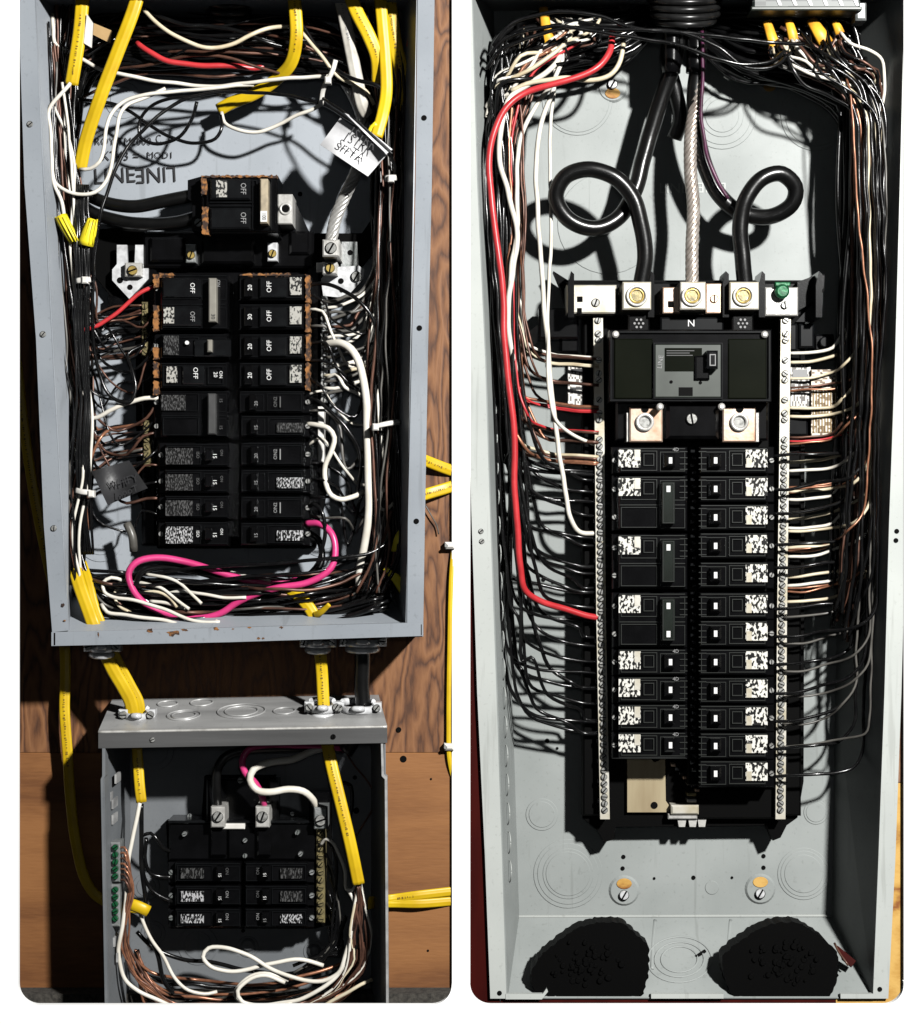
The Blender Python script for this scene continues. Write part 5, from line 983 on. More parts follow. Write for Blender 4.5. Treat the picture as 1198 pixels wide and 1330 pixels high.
for x in (830, 965):
    mk('boss', G().box(x - 14, 408, x + 14, 432, Z(30), Z(58), 1.5), 'black_plastic', pan)
    g = G()
    for k in range(6): g.cyl(x + 5.5 * math.cos(k * 1.05), 420 + 5.5 * math.sin(k * 1.05), Z(57), Z(59), 1.6, 8)
    mk('dots', g.cyl(x, 420, Z(57), Z(59), 1.4, 8), 'ink_grey', pan)
# neutral bars
barL = [(777, 412), (779, 560), (781, 800), (786, 1064)]; barR = [(1021, 412), (1018.5, 620), (1016, 800), (1014, 1064)]
def bx_at(bar, y):
    for (x0, y0), (x1, y1) in zip(bar, bar[1:]):
        if y <= y1: return x0 + (x1 - x0) * (y - y0) / (y1 - y0)
    return bar[-1][0]
scr = [(416 + k * 17.2) for k in range(38)]
for bar, w, who in ((barL, 6.2, 'l'), (barR, 6.4, 'r')):
    nb = mk('neutral_bar', G().prism([(x - w, y) for x, y in bar] + [(x + w, y) for x, y in reversed(bar)], Z(30), Z(48)), 'bar_metal', pan)
    pts = []
    for k, y in enumerate(scr):
        if y < 560 and k % 3 == 2: continue
        pts.append((bx_at(bar, y), y)); 
        if y > 560 or k % 3 == 1: pts.append((bx_at(bar, y + 8.4), y + 8.6))
    screw_row(nb, [p for p in pts if p[1] < 1058], Z(47), Z(50.5), 4.1, 'steel_screw')
    g = G()
    for k in range(18): y = 596 + k * 26; g.box(bx_at(bar, y) - (9 if who == 'l' else -3), y, bx_at(bar, y) + (-3 if who == 'l' else 9), y + 5, Z(30), Z(46))
    mk('rungs', g, 'black_plastic', pan)
# bottom hardware
mk('bus_plate', G().prism([(815, 985), (846, 985), (848, 989), (852, 990), (856, 988), (858, 985), (864, 985), (865, 1040), (872, 1050), (866, 1055), (815, 1055)], Z(26), Z(34)), 'bus_tan', pan)
mk('hole', G().cyl(850, 1046, Z(33.5), Z(34.6), 4.6, 14), 'dark_hole', pan)
mk('bus_rail', G().box(872, 1046, 908, 1058, Z(26), Z(44), 1.5), 'bar_metal', pan)
g = G().box(868, 1057, 906, 1064, Z(26), Z(40), 1)
for x in (886, 900, 912): g.prism([(x - 6, 1062), (x + 6, 1062), (x + 4, 1074), (x - 4, 1074)], Z(26), Z(36))
mk('bus_clip', g, 'tin', pan)
for k in range(9):
    x = 872 + 5.2 * k; y = 992 + 5.5 * k; mk('stab', G().box(x, y, x + 6, y + 3.5, Z(28), Z(40), .5), 'lug_copper' if k % 3 == 0 else 'toggle_dark', pan)
for y in (1002, 1016, 1030, 1038): mk('stab', G().box(893, y, 905, y + 4, Z(28), Z(42), .5), 'tin' if y != 1030 else 'old_brass', pan)
mk('block', G().box(906, 1024, 1008, 1064, Z(20), Z(40), 2), 'black_matte', pan)
# centre column teeth between the breakers
g = G()
for k in range(46): g.box(897 + (k % 2) * 2, 584 + k * 9.2, 903 + (k % 2) * 2, 588 + k * 9.2, Z(30), Z(64), .5)
mk('spine', G().box(894, 578, 906, 1020, Z(20), Z(52), 1), 'black_matte', pan); mk('teeth', g, 'toggle_dark', pan)

# ---- main breaker
DM = Z(84)
t = thing('main_breaker', (897, 570, Z(20)), 'large black main breaker with grey centre plate in the new panel', 'breaker')
mk('body', G().box(792, 428, 1003, 522, Z(24), DM - 3, 2.2), 'breaker_black', t)
mk('rim', G().frame(793, 430, 1001, 521, DM - 4, DM, 2.2), 'toggle_dark', t)
for x0, x1 in ((798, 848), (946, 996)): mk('side_window', G().box(x0, 440, x1, 518, DM - 4, DM - 1.5, 1), 'olive_window', t)
mk('centre_plate', G().box(850, 446, 938, 517, DM - 4, DM + 1, 1.4), 'green_grey', t)
mk('plate_edge', G().frame(849, 445, 939, 518, DM - 4, DM + 2, 1.6), 'toggle_dark', t)
mk('toggle_well', G().box(864, 452, 912, 482, DM, DM + 1.8), 'olive_window', t)
h = mk('toggle', G().box(903, 462, 922, 493, DM, DM + 5, 1.5), 'black_plastic', t); mk('handle', G().box(919, 455, 933, 479, DM, DM + 14, 2), 'toggle_dark', h); mk('mark', G().frame(922, 460, 930, 475, DM + 13.5, DM + 14.5, 1.2), 'ink_grey', h)
for x, y in ((872, 496), (910, 497)): mk('dimple', G().cyl(x, y, DM, DM + 1.5, 2.2, 10), 'dark_hole', t)
mk('notch', G().box(882, 503, 900, 514, DM, DM + 1.6), 'black_matte', t)
text('LINE', 858, 470, DM + 1.4, 6, -82, 'ink_grey', t)
mk('printing', G().box(866, 455, 902, 456, DM + 1, DM + 2).box(866, 458, 896, 459, DM + 1, DM + 2).box(866, 461, 900, 462, DM + 1, DM + 2), 'ink_dim', t)
for x, y in ((800, 434), (994, 434), (858, 528), (938, 528)): mk('screw', G().cyl(x, y, DM - 10, DM + 2, 4.6, 14, 1.5), 'tin', t)
mk('lower_body', G().box(800, 522, 998, 572, Z(24), Z(60), 2), 'black_plastic', t)
mk('centre_block', G().box(866, 524, 934, 570, Z(40), Z(76), 3), 'breaker_black', t); mk('screw', G().screw(899, 544, Z(75), Z(79), 7.6, 100), 'steel_screw', t)
for x0, x1, cx in ((818, 861, 838), (939, 982, 961)):
    l = mk('lug', G().box(x0, 529, x1, 574, Z(40), Z(70), 1.2), 'lug_copper', t); mk('lug_edge', G().box(x0 - 4 if x0 < 900 else x1, 536, x0 if x0 < 900 else x1 + 4, 574, Z(40), Z(66), .5), 'tin', t)
    mk('collar', G().ring(cx, 548, Z(69), Z(73), 12, 7.5), 'tin', l); mk('hex_socket', G().cyl(cx, 548, Z(69), Z(71), 7.5, 12), 'steel_screw', l); mk('notch', G().cyl(cx, 531, Z(69), Z(70.6), 5, 12), 'dark_hole', l)

# ---- branch breakers
DR = Z(80)
GRP = 'branch breakers in the new panel'
ords = ['first', 'second', 'third', 'fourth', 'fifth', 'sixth', 'seventh', 'eighth', 'ninth', 'tenth', 'eleventh', 'twelfth']
def new_face(t, X, side, cy, d, tie=False):
    mk('label_patch', G().box(*sorted_box(X(.09), cy - 14, X(.38), cy + 9), d - 3.2, d - 1.4), 'sticker_new', t)
    mk('label_corner', G().box(*sorted_box(X(.30) if side < 0 else X(.37), cy - 14 if side < 0 else cy - 3, X(.375) if side < 0 else X(.30), cy + 0 if side < 0 else cy + 9), d - 3, d - 1.0), 'bar_metal', t)
    mk('window', G().frame(*sorted_box(X(.42), cy - 9, X(.56), cy + 7), d - 4, d - 1.4, 1), 'ridge_glint', t)
    if not tie:
        tg = mk('toggle', G().box(*sorted_box(X(.70), cy - 9, X(.84), cy + 9), d - 4, d + 6, 2), 'black_plastic', t)
        mk('rating_mark', G().box(*sorted_box(X(.755), cy - 4, X(.80), cy + 4), d + 5, d + 6.5), 'ink_white', tg)
    g = G()
    for v in (-12, -4, 4, 11): g.box(*sorted_box(X(.90), cy + v, X(1.0), cy + v + 1.0), d - 6, d - 1.6)
    mk('edge_ribs', g, 'ridge_glint', t)
def sorted_box(xa, ya, xb, yb): return (min(xa, xb), ya, max(xa, xb), yb)
ly = [(598, 1), (635, 2), (711, 2), (787, 2), (860, 1), (896, 1), (932, 1), (968, 1)]
for i, (cy, poles) in enumerate(ly):
    y0 = cy - 17.6; y1 = cy + 17.6 + (poles - 1) * 37
    t, X, Y = breaker(795, y0, 893, y1, Z(24), DR, -1, '%s black breaker%s below the main breaker, in the red wire column' % (ords[i], ' (double width)' if poles == 2 else ''), 'new', GRP, poles)
    new_face(t, X, -1, cy, DR, poles == 2)
    if poles == 2:
        tg = mk('handle_tie', G().box(860, cy - 9, 877, y1 - 9, DR - 3, DR + 8, 1.5), 'handle_green', t); mk('rating_mark', G().box(866, cy - 4, 871, cy + 4, DR + 7, DR + 8.6), 'ink_white', tg)
        mk('tie_edge', G().frame(861, cy - 8, 876, y1 - 10, DR + 7, DR + 8.8, 1.0), 'ridge_glint', tg)
        if i == 3: mk('rating_mark', G().box(866, y1 - 22, 871, y1 - 14, DR + 7, DR + 8.6), 'ink_white', tg)
    else: text('4D', 878, cy - 14, DR - 1.4, 4.5, 0, 'ink_grey', t)
ry = [598, 635, 672, 709, 747, 787, 823, 860, 897, 933, 969, 1005]
for i, cy in enumerate(ry):
    t, X, Y = breaker(908, cy - 17.6, 1006, cy + 17.6, Z(24), DR, 1, '%s black breaker below the main breaker, in the cream wire column' % ords[i], 'new', GRP)
    new_face(t, X, 1, cy, DR)

# ---- labels inside the box, raised out of the shade on added blocks
t = thing('info_label', (752, 526, Z(10)), 'small white printed label left of the new main breaker', 'label'); mk('paper', G().box(738, 475, 770, 526, Z(30), Z(33)), 'label_print', t); mk('lift_block', G().box(740, 478, 768, 524, Z(2), Z(30)), 'black_matte', t); mk('heading', G().box(742, 479, 764, 483, Z(32), Z(33.6)), 'ink_black', t); mk('rule', G().box(741, 503, 768, 506, Z(32), Z(33.6)), 'ink_black', t)
t = thing('wiring_label', (1075, 565, Z(10)), 'large tan printed wiring label behind the cream wires', 'label'); mk('paper', G().box(1054, 480, 1116, 566, Z(42), Z(45)), 'label_tan', t); mk('lift_block', G().box(1056, 482, 1090, 564, Z(2), Z(42)), 'black_matte', t)
g = G()
for k in range(16): g.box(1056 + k * 3.8, 505, 1057.4 + k * 3.8, 562, Z(44), Z(45.5))
mk('printing', g, 'ink_brown', t); text('TORQUE RELEASE', 1085, 487, Z(45.6), 4, 0, 'ink_black', t, .8)
t = thing('rating_label', (1040, 530, Z(10)), 'white printed rating label beside the tan wiring label', 'label'); mk('paper', G().box(1027, 474, 1053, 532, Z(38), Z(41)), 'label_print', t); mk('lift_block', G().box(1029, 476, 1051, 530, Z(2), Z(38)), 'black_matte', t); mk('printing', G().box(1030, 480, 1049, 490, Z(40), Z(41.6)), 'ink_grey', t)
t = thing('side_label', (704, 430, Z(6)), 'blank white sticker behind the left wires of the new panel', 'label'); mk('paper', G().prism([(688, 430), (716, 408), (720, 424), (692, 450)], Z(5), Z(6.5)), 'nylon_white', t)

# ---- service conductors
wire('service_conductor', 'thick black service conductor looped left of the bare neutral', 'cable_black', [(884, 20, Z(60)), (878, 70, Z(58)), (866, 110, Z(50)), (850, 155, Z(45)), (836, 205, Z(44)), (824, 250, Z(46)), (804, 282, Z(50)), (772, 297, Z(54)), (738, 284, Z(58)), (722, 256, Z(62)), (734, 230, Z(66)), (764, 220, Z(68)), (798, 230, Z(68)), (822, 256, Z(66)), (834, 296, Z(64)), (838, 335, Z(62)), (832, 374, Z(60))], 10.5, 'service conductors', cat='cable', sides=14)
wire('service_conductor', 'thick black service conductor looped right of the bare neutral', 'cable_black', [(906, 20, Z(62)), (908, 70, Z(60)), (903, 120, Z(56)), (904, 165, Z(52)), (916, 215, Z(48)), (934, 252, Z(46)), (962, 276, Z(48)), (1000, 281, Z(52)), (1028, 266, Z(58)), (1033, 242, Z(62)), (1016, 226, Z(66)), (990, 232, Z(68)), (970, 256, Z(68)), (962, 292, Z(66)), (965, 335, Z(64)), (968, 374, Z(62))], 10.5, 'service conductors', cat='cable', sides=14)
wire('sheen_stripe', 'purple stripe painted as the reflection along the right service conductor', 'sheen_purple', [(912, 40, Z(76)), (913, 100, Z(70)), (911, 150, Z(66)), (918, 200, Z(62)), (932, 235, Z(60)), (946, 258, Z(58))], 2.4)  # purple stripe painted in for the reflection on the conductor
wire('service_conductor', 'second black conductor descending behind the looped left one', 'cable_black', [(872, 30, Z(46)), (868, 80, Z(44)), (878, 120, Z(40)), (884, 155, Z(34)), (876, 180, Z(28))], 10, 'service conductors', cat='cable', sides=12)
braid('neutral_conductor', 'bare twisted neutral conductor dropping to the centre lug', [(906, 60, Z(60)), (906, 120, Z(58)), (898, 170, Z(56)), (897, 220, Z(56)), (901, 270, Z(58)), (899, 320, Z(62)), (899, 372, Z(62))], 8.5, 7, 'alu_warm', .34)
t = thing('conduit_hub', (890, 40, Z(50)), 'dark threaded conduit hub at the top of the new panel', 'conduit hub')
for k, (y, r) in enumerate(((-2, 46), (8, 44), (18, 42), (27, 37))): mk('thread', G().tube([(890 + r * math.cos(a), y + 5 * math.sin(a), Z(60) + .7 * r * math.sin(a)) for a in [2 * math.pi * i / 20 for i in range(21)]], 4.5, sides=8), 'hub_metal', t)
mk('bushing', G().box(852, -30, 928, 10, Z(36), Z(74), 3), 'hub_metal', t)
for x, lb in ((874, 'left'), (905, 'right')): mk('sleeve', G().tube([(x, 20, Z(64)), (x - 2, 95, Z(60))], 12, sides=14), 'black_plastic', t)
t = thing('top_plate', (1048, 30, Z(70)), 'grey striped plate hanging at the top corner of the new panel', 'plate')
mk('plate', G().box(978, -30, 1118, 12, Z(60), Z(84), 2), 'plate_stripe', t); mk('plate_edge', G().box(976, 8, 1120, 13, Z(60), Z(86), 1), 'green_grey', t); mk('bracket', G().box(1112, 2, 1126, 26, Z(60), Z(80), 2), 'dull_zinc', t)
g = G()
for k in range(6): g.prism([(1000 + 20 * k, -20), (1006 + 20 * k, -20), (1016 + 20 * k, 7), (1012 + 20 * k, 7)], Z(84), Z(84.8))
mk('stripe', g, 'lip_grey', t)
t = thing('locknut', (820, 30, Z(40)), 'small steel locknut beside the conduit hub', 'locknut'); mk('nut', G().cyl(812, 8, Z(20), Z(44), 8, 6, 1), 'hub_metal', t); mk('washer', G().cyl(824, 4, Z(20), Z(40), 7, 16, 1), 'hub_metal', t)
for pts, lb, r in (([(706, 10, Z(50)), (710, 40, Z(56)), (716, 64, Z(58))], 'cut orange cable sheath among the white wires, beside the red wire', 6), ([(996, 28, Z(60)), (1003, 50, Z(64)), (1010, 70, Z(62))], 'first cut orange cable sheath under the striped plate, by the hub', 6), ([(1024, 26, Z(60)), (1028, 40, Z(64)), (1032, 56, Z(62))], 'second cut orange cable sheath under the striped plate', 5.5), ([(1054, 26, Z(60)), (1064, 42, Z(66)), (1074, 58, Z(64))], 'widest cut orange cable sheath under the striped plate', 7.5), ([(1084, 28, Z(60)), (1088, 36, Z(62)), (1091, 44, Z(62))], 'shortest cut orange cable sheath under the striped plate', 5)):
    mk('cut_sheath', G().tube(pts, r, 3.5, 8, 3, r2=r * 1.4), 'sheath_orange', None, lb, 'cable', 'cut orange sheaths')
NW = [
 ('red wire swept down the new panel to its sixth breaker row', 'wire_red', 4.4, [(795, 48, Z(74)), (792, 68, Z(80)), (778, 86, Z(84)), (750, 100, Z(86)), (715, 110, Z(86)), (680, 122, Z(84)), (656, 142, Z(86)), (642, 172, Z(87)), (635, 215, Z(87)), (639, 260, Z(87)), (645, 310, Z(87)), (653, 370, Z(86)), (655, 430, Z(86)), (660, 490, Z(86)), (668, 560, Z(85)), (668, 620, Z(84)), (672, 680, Z(82)), (676, 735, Z(78)), (682, 766, Z(72)), (700, 780, Z(64)), (735, 791, Z(54)), (765, 800, Z(48)), (782, 803, Z(44))]),
 ('white wire hanging farthest from the side wall of the new panel', 'wire_white', 3.2, [(722, 66, Z(60)), (720, 110, Z(60)), (706, 150, Z(58)), (697, 200, Z(58)), (697, 250, Z(58)), (701, 310, Z(58)), (706, 380, Z(58)), (710, 440, Z(58)), (718, 520, Z(56)), (725, 580, Z(54)), (735, 640, Z(52)), (741, 672, Z(50)), (752, 690, Z(46)), (782, 693, Z(42))]),
 ('white wire curving off to the terminal bar under the printed label', 'wire_white', 2.4, [(724, 90, Z(50)), (718, 130, Z(50)), (714, 200, Z(52)), (716, 300, Z(54)), (713, 380, Z(56)), (711, 450, Z(60)), (714, 510, Z(60)), (722, 545, Z(58)), (742, 564, Z(52)), (768, 576, Z(46)), (784, 580, Z(42))]),
 ('bold white wire next to the red one in the new panel', 'wire_white', 3.6, [(728, 42, Z(60)), (724, 80, Z(66)), (690, 108, Z(70)), (662, 128, Z(72)), (652, 160, Z(74)), (650, 210, Z(74)), (660, 250, Z(74)), (671, 300, Z(74)), (668, 340, Z(74)), (660, 400, Z(72)), (664, 450, Z(68)), (676, 500, Z(60))]),
 ('white wire crossing in front of the red one high up', 'wire_white', 3.0, [(735, 50, Z(62)), (730, 80, Z(64)), (716, 110, Z(66)), (700, 130, Z(60)), (676, 180, Z(64)), (672, 230, Z(70)), (672, 290, Z(72)), (664, 350, Z(74)), (660, 410, Z(70))]),
 ('white wire arched to the cut end beside the red wire', 'wire_cream', 3.2, [(810, 54, Z(70)), (806, 80, Z(74)), (792, 98, Z(74)), (765, 104, Z(74)), (730, 102, Z(72)), (690, 108, Z(72)), (664, 118, Z(72))]),
 ('black wire passing over the orange sheath', 'wire_black', 2.6, [(640, 60, Z(90)), (660, 34, Z(92)), (700, 18, Z(94)), (740, 16, Z(94)), (780, 22, Z(94)), (815, 34, Z(94)), (850, 40, Z(94)), (900, 44, Z(94)), (960, 50, Z(92)), (1010, 56, Z(90)), (1045, 57, Z(84))]),
 ('black wire dipping under the conduit hub', 'wire_black', 2.6, [(636, 72, Z(88)), (655, 50, Z(90)), (690, 38, Z(92)), (730, 34, Z(92)), (770, 40, Z(92)), (820, 48, Z(94)), (870, 56, Z(94)), (905, 66, Z(94)), (930, 76, Z(92)), (965, 84, Z(90)), (1000, 80, Z(86)), (1020, 66, Z(80))]),
 ('lowest black wire strung across to the orange sheaths', 'wire_black', 2.6, [(632, 90, Z(84)), (650, 66, Z(88)), (690, 48, Z(90)), (740, 36, Z(90)), (800, 38, Z(92)), (880, 42, Z(92)), (930, 60, Z(92)), (970, 88, Z(88)), (1005, 86, Z(84)), (1028, 68, Z(78))]),
 ('pale-sheened black wire dropping from the orange sheaths', 'wire_black', 2.4, [(1022, 72, Z(80)), (1030, 90, Z(82)), (1048, 112, Z(80)), (1078, 125, Z(76)), (1105, 140, Z(72)), (1120, 160, Z(72)), (1128, 200, Z(72)), (1129, 260, Z(72)), (1133, 330, Z(70)), (1136, 400, Z(66)), (1134, 480, Z(60))]),
 ('grey wire sloping to the right side wall', 'wire_white', 2.2, [(1028, 84, Z(76)), (1050, 94, Z(78)), (1085, 106, Z(76)), (1130, 117, Z(70)), (1146, 130, Z(60))]),
 ('white wire bent over the top right corner of the new panel', 'wire_white', 2.2, [(1092, 42, Z(70)), (1105, 56, Z(76)), (1130, 66, Z(76)), (1146, 78, Z(72)), (1152, 100, Z(70)), (1157, 140, Z(66))]),
 ('copper ground wire hanging down the dark right wall', 'bare_copper', 2.0, [(1118, 124, Z(70)), (1121, 170, Z(70)), (1120, 220, Z(72)), (1124, 280, Z(70)), (1130, 340, Z(68)), (1138, 380, Z(64)), (1136, 420, Z(60)), (1120, 440, Z(56)), (1090, 448, Z(50))]),
]
for lb, m, r, pts in NW: wire('wire', lb, m, [inside(p) for p in pts], r)
# left bundle of the new panel
yl = [616, 654, 732, 768, 806, 840, 876, 890, 912, 934, 950, 700]
def f(rr, i, n):
    j = lambda a: rr.uniform(-a, a); y = yl[i % len(yl)] + j(2); k = (i * 5) % n / n; x = 636 + 40 * k; xb = x + 12 * (y - 400) / 500; d = Z(40 + 30 * ((i * 7) % n) / n)
    return [(700 + j(60), 55 + j(25), d), (668 + j(16), 92 + j(16), d), (x - 2 + j(3), 170 + j(20), d), (x + j(4), 300, d), (x + 4 + j(4), 430, d), ((x + xb) / 2 + 6 + j(4), min(560, y - 100), d), (xb + 6 + j(3), y - 60 + j(14), d - 4), (xb + 22 + j(8), y - 20 + j(5), d - 8), (xb + 52 + j(8), y - 6 + j(3), Z(46)), (755, y + j(3), Z(42)), (797, y + 2, Z(44))]
bundle(15, '%s wire leaving the left bundle', 'left bundle of the new panel, %s', f, ['wire_black'], (2.1, 2.7), 41, where=lambda i: ' level with breaker row %s of the red wire column' % ['one', 'two', 'four', 'five', 'six', 'seven', 'eight', 'eight', 'nine', 'ten', 'ten', 'three'][i % 12])
yc = [464, 474, 500, 526, 533, 560, 574, 592, 600]
def f(rr, i, n):
    j = lambda a: rr.uniform(-a, a); y = yc[i % len(yc)] + j(3); x = 650 + 34 * ((i * 5) % n) / n; d = Z(34 + 36 * ((i * 7) % n) / n)
    return [(716 + j(40), 50 + j(18), d), (686 + j(12), 96 + j(14), d), (x + j(4), 180, d), (x + 3 + j(6), 280, d), (x + j(5), 370, d), (x + 8 + j(4), y - 60, d), (x + 22 + j(4), y - 16, d), (712 + j(6), y - 3, Z(42)), (745, y + 1, Z(46)), (778, y + 3, Z(49))]
bundle(20, '%s wire swinging from the left bundle onto the left terminal bar', 'left terminal bar wires of the new panel, %s', f, ['brown_wire', 'bare_copper', 'wire_white', 'wire_cream', 'brown_wire', 'wire_red'], (1.6, 2.5), 43)
def f(rr, i, n):
    j = lambda a: rr.uniform(-a, a); q = (i * 5) % n / n; x = 624 + 40 * q; d = Z(50 + 32 * ((i * 7) % n) / n); y = yo[i % len(yo)]
    pts = [(690 + j(40), 60 + j(20), d), (652 + j(14), 110 + j(20), d), (x + 2 + j(4), 200, d), (x + 5 + j(3), 340, d), (x + 14 + j(3), 480, d)]
    for yy in (600, 700, 790, 860):
        if yy < y - 60: pts.append((x + 14 + (yy - 480) * .075 + j(3), yy, d))
    b = x + 16 + (y - 480) * .075
    k = rr.uniform(.7, 1.7); return pts + [(b + 2, y - 52 * k, d), (b + 14 * k + j(3), y - 20 * k, d - 6), (b + 44 * k, y - 5 * k + j(2), Z(46)), (757, y + j(3), Z(42)), (797, y + 2, Z(44))]
yo = [950, 934, 892, 856, 826, 790, 768, 742, 706, 668, 640, 622, 610, 760]
bundle(14, 'long %s wire packed against the side wall with oval knockouts', 'outer left bundle of the new panel, %s', f, ['wire_black'], (2.2, 2.8), 47, where=lambda i: ', %s longest' % (ords + ['thirteenth', 'fourteenth'])[sorted(range(14), key=lambda q: -yo[q]).index(i)])
# top left tangle
def f(rr, i, n):
    j = lambda a: rr.uniform(-a, a); return [(640 + j(10), 150 + j(40), Z(60)), (650 + j(10), 110 + j(15), Z(66 + j(10))), (680 + j(15), 86 + j(16), Z(66 + j(12))), (720 + j(20), 66 + j(16), Z(60 + j(12))), (740 + j(40), 48 + j(12), Z(56)), (745 + j(50), 24, Z(50))]
bundle(18, '%s wire in the tangle below the cut sheaths by the red wire', 'top left tangle of the new panel, %s', f, ['wire_white', 'wire_cream', 'brown_wire', 'wire_black', 'wire_black', 'wire_white'], (1.8, 3.0), 53)
# right bundle: each row gives cream, copper and black wires
def rw_path(rr, y, x0, d0, top):
    j = lambda a: rr.uniform(-a, a); e = rr.uniform(1112, 1146); d = Z(rr.uniform(46, 84)); s_ = rr.uniform(10, 26)
    return [inside(p) for p in [(x0, y, d0), (x0 + 26, y - 1 + j(1.5), d0 + 3), (x0 + 58, y - s_ * .36 + j(2), d0 + 4), (e - 22, y - s_ + j(2), d), (e - 4, y - s_ - 22, d), (e + j(4), y - s_ - 70, d), (e + 3 + j(6), (y + 200) / 2 + j(20), d), (e - 2 + j(6), max(190, y - 420), d), (e - 12 + j(8), 120 + j(10), d), (top + j(10), 74 + j(8), Z(66)), (top + j(6), 50, Z(62))]]
rr = random.Random(61); tops = [1006, 1030, 1070, 1090]
SP = [('wire_white', 459, 2.6), ('wire_cream', 471, 2.6), ('wire_cream', 492, 2.2), ('brown_wire', 504, 1.8), ('bare_copper', 508, 1.8), ('wire_cream', 530, 2.6), ('wire_cream', 541, 2.6), ('brown_wire', 568, 1.8), ('bare_copper', 577, 1.8), ('wire_red', 573, 1.6)]
for cy in (598, 635, 672, 709, 747): SP += [('wire_cream', cy + 3, 2.5), ('wire_white', cy + 14, 2.5)]
SP += [('bare_copper', cy, 1.7) for cy in (633, 636, 640, 713, 716, 764, 768)] + [('wire_cream', 782, 2.5), ('wire_cream', 690, 2.4)]
cn = {'wire_white': 'white', 'wire_cream': 'cream', 'brown_wire': 'brown', 'bare_copper': 'copper', 'wire_red': 'red'}
for m, y, r in SP: wire('wire', '%s wire landing on the right terminal bar %s' % (cn[m], 'beside the new main breaker' if y < 580 else 'level with the %s breaker below it' % ords[min(range(12), key=lambda q: abs(ry[q] - y))]), m, rw_path(rr, y, bx_at(barR, y) + 4, Z(46), rr.choice(tops)), r * .85, 'right terminal bar wires, %s' % cn[m], step=6.0, sides=7)
for i, cy in enumerate(ry): wire('wire', 'thin black wire feeding the %s breaker of the cream wire column' % ords[i], 'wire_black', rw_path(rr, cy + rr.uniform(-12, 2) if cy < 780 else cy + 4, 1003, Z(60), rr.choice(tops)), 2.2, 'black wires to the cream wire column', step=6.0, sides=7)
for y in (802, 836, 872, 905, 940, 970): wire('wire', 'low black wire greyed for its highlights, crossing right terminal bar near the %s breaker' % ords[min(range(12), key=lambda q: abs(ry[q] - y))], 'wire_grey', rw_path(rr, y, bx_at(barR, y) + 2, Z(52), rr.choice(tops)), 1.6, 'low black wires of the new panel, greyed for highlights', step=6.0, sides=7)  # grey paints in the highlights of these black wires
def f(rr, i, n):
    j = lambda a: rr.uniform(-a, a); x = 1110 + 44 * ((i * 5) % n) / n; d = Z(30 + 56 * ((i * 7) % n) / n)
    return [(1040 + j(50), 46 + j(14), Z(62)), (1080 + j(24), 80 + j(14), d), (x - 8 + j(6), 130 + j(20), d), (x + j(5), 240, d), (x + 2 + j(5), 380, d), (x - 3 + j(5), 520, d), (x - 8 + j(5), 640, d), (x - 14 + j(5), 740 + j(30), d), (x - 26 + j(6), 800 + j(40), d - 8)]
bundle(30, '%s wire hanging in the dark right bundle of the new panel', 'dark right bundle of the new panel, %s', f, ['wire_black'] * 8 + ['brown_wire'] * 3, (1.8, 2.6), 67)
def f(rr, i, n):
    j = lambda a: rr.uniform(-a, a); s0 = [1010, 1032, 1072, 1090][i % 4]
    return [(s0 + j(4), 52, Z(66 + j(5))), (s0 + 10 + j(5), 68 + j(4), Z(72 + j(6))), (s0 + 30 + j(8), 84 + j(5), Z(74 + j(6))), (min(1140, s0 + 62 + j(8)), 96 + j(8), Z(70 + j(6))), (1142 + j(8), 122 + j(12), Z(66)), (1146 + j(5), 170, Z(60))]
bundle(22, '%s wire spilling from the orange sheaths toward the right wall', 'wires spilling from the orange sheaths, %s', f, ['wire_cream', 'wire_white', 'brown_wire', 'wire_black', 'wire_black'], (1.7, 2.5), 71)

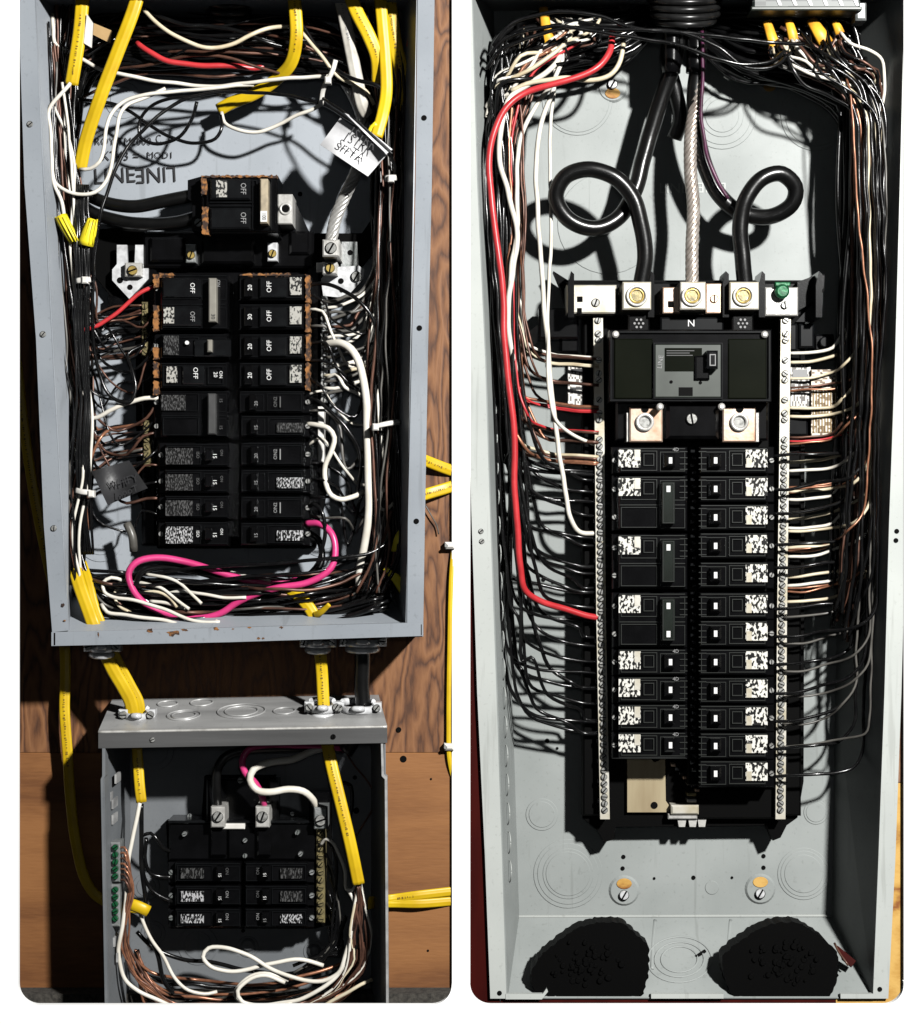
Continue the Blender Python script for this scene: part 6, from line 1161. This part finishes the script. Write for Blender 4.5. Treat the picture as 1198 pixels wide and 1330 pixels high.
# black wire masses; those at the tops and sides are added for shade
def tangle(label, f, n, seed, rad):
    rr = random.Random(seed); g = G()
    for i in range(n): g.tube([inside(p) for p in f(rr, i / n)], rr.uniform(*rad), sides=5, step=14.0)
    mk('wire_tangle', g, 'wire_black', None, label, 'wire tangle', None, 'stuff')
def f(rr, u):
    j = lambda a: rr.uniform(-a, a); y = 16 + 88 * u; d = Z(8 + 40 * rr.random()); a = 640 + j(20)
    return [(a, y + 90 + j(40), d), (660 + j(15), y + 24 + j(14), d), (720 + j(20), y + j(10), d), (800 + j(25), y * .8 + j(10), d), (870 + j(15), 10 + j(14), Z(30))]
tangle('black wires added for shade in top corner of new panel by the red wire', f, 60, 81, (2.5, 4.5))
def f(rr, u):
    j = lambda a: rr.uniform(-a, a); y = 16 + 100 * u; d = Z(8 + 44 * rr.random())
    return [(915 + j(20), 12 + 40 * u + j(10), Z(24)), (980 + j(25), y * .85 + j(10), d), (1050 + j(25), y + j(12), d), (1100 + j(15), y + 30 + j(20), d), (1122 + j(12), y + 130 + j(40), d)]
tangle('black wires added for shade in top corner of new panel under the striped plate', f, 70, 82, (2.5, 4.5))
def f(rr, u):
    j = lambda a: rr.uniform(-a, a); y = 28 + 62 * u; d = 8 + 34 * rr.random()
    return [(96 + j(8), y + 60 + j(40), d), (120 + j(15), y + 10 + j(14), d), (200 + j(20), y + j(8), d), (300 + j(25), y + j(8), d), (400 + j(25), y + 6 + j(10), d), (470 + j(12), y + 30 + j(16), d), (500 + j(8), y + 110 + j(50), d)]
tangle('black wires added for shade in the top of the older grey panel', f, 46, 83, (2.2, 4.0))
def f(rr, u):
    j = lambda a: rr.uniform(-a, a); x = 1092 + 46 * u; d = Z(6 + 60 * rr.random())
    return [(x + j(5), 90 + j(20), d), (x + 2 + j(6), 260, d), (x + j(6), 420, d), (x - 6 + j(6), 600, d), (x - 10 + j(6), 760 + j(40), d)]
tangle('black wires added for shade along the dark wall of the new panel', f, 34, 84, (2.4, 3.6))
def f(rr, u):
    j = lambda a: rr.uniform(-a, a); x = 488 + 26 * u; d = 8 + 40 * rr.random()
    return [(x + 4 + j(6), 70, d), (x + j(6), 260, d), (x + j(6), 440, d), (x - 2 + j(6), 620, d), (x - 8 + j(8), 760, d)]
tangle('black wires added for shade behind the right bundle of the older grey panel', f, 26, 85, (2.2, 3.4))

def f(rr, u):
    j = lambda a: rr.uniform(-a, a); y = 768 + 42 * u; d = 24 + 46 * u + j(8)
    return [(130 + j(8), y - 20 + j(8), d - 8), (165 + j(15), y + j(5), d), (240 + j(20), y + 4 + j(4), d), (340 + j(20), y + j(4), d), (430 + j(15), y - 2 + j(5), d), (500 + j(10), y - 20 + j(8), d)]
tangle('black mass of wires lying along the bottom of the older grey panel', f, 44, 86, (2.0, 3.4))
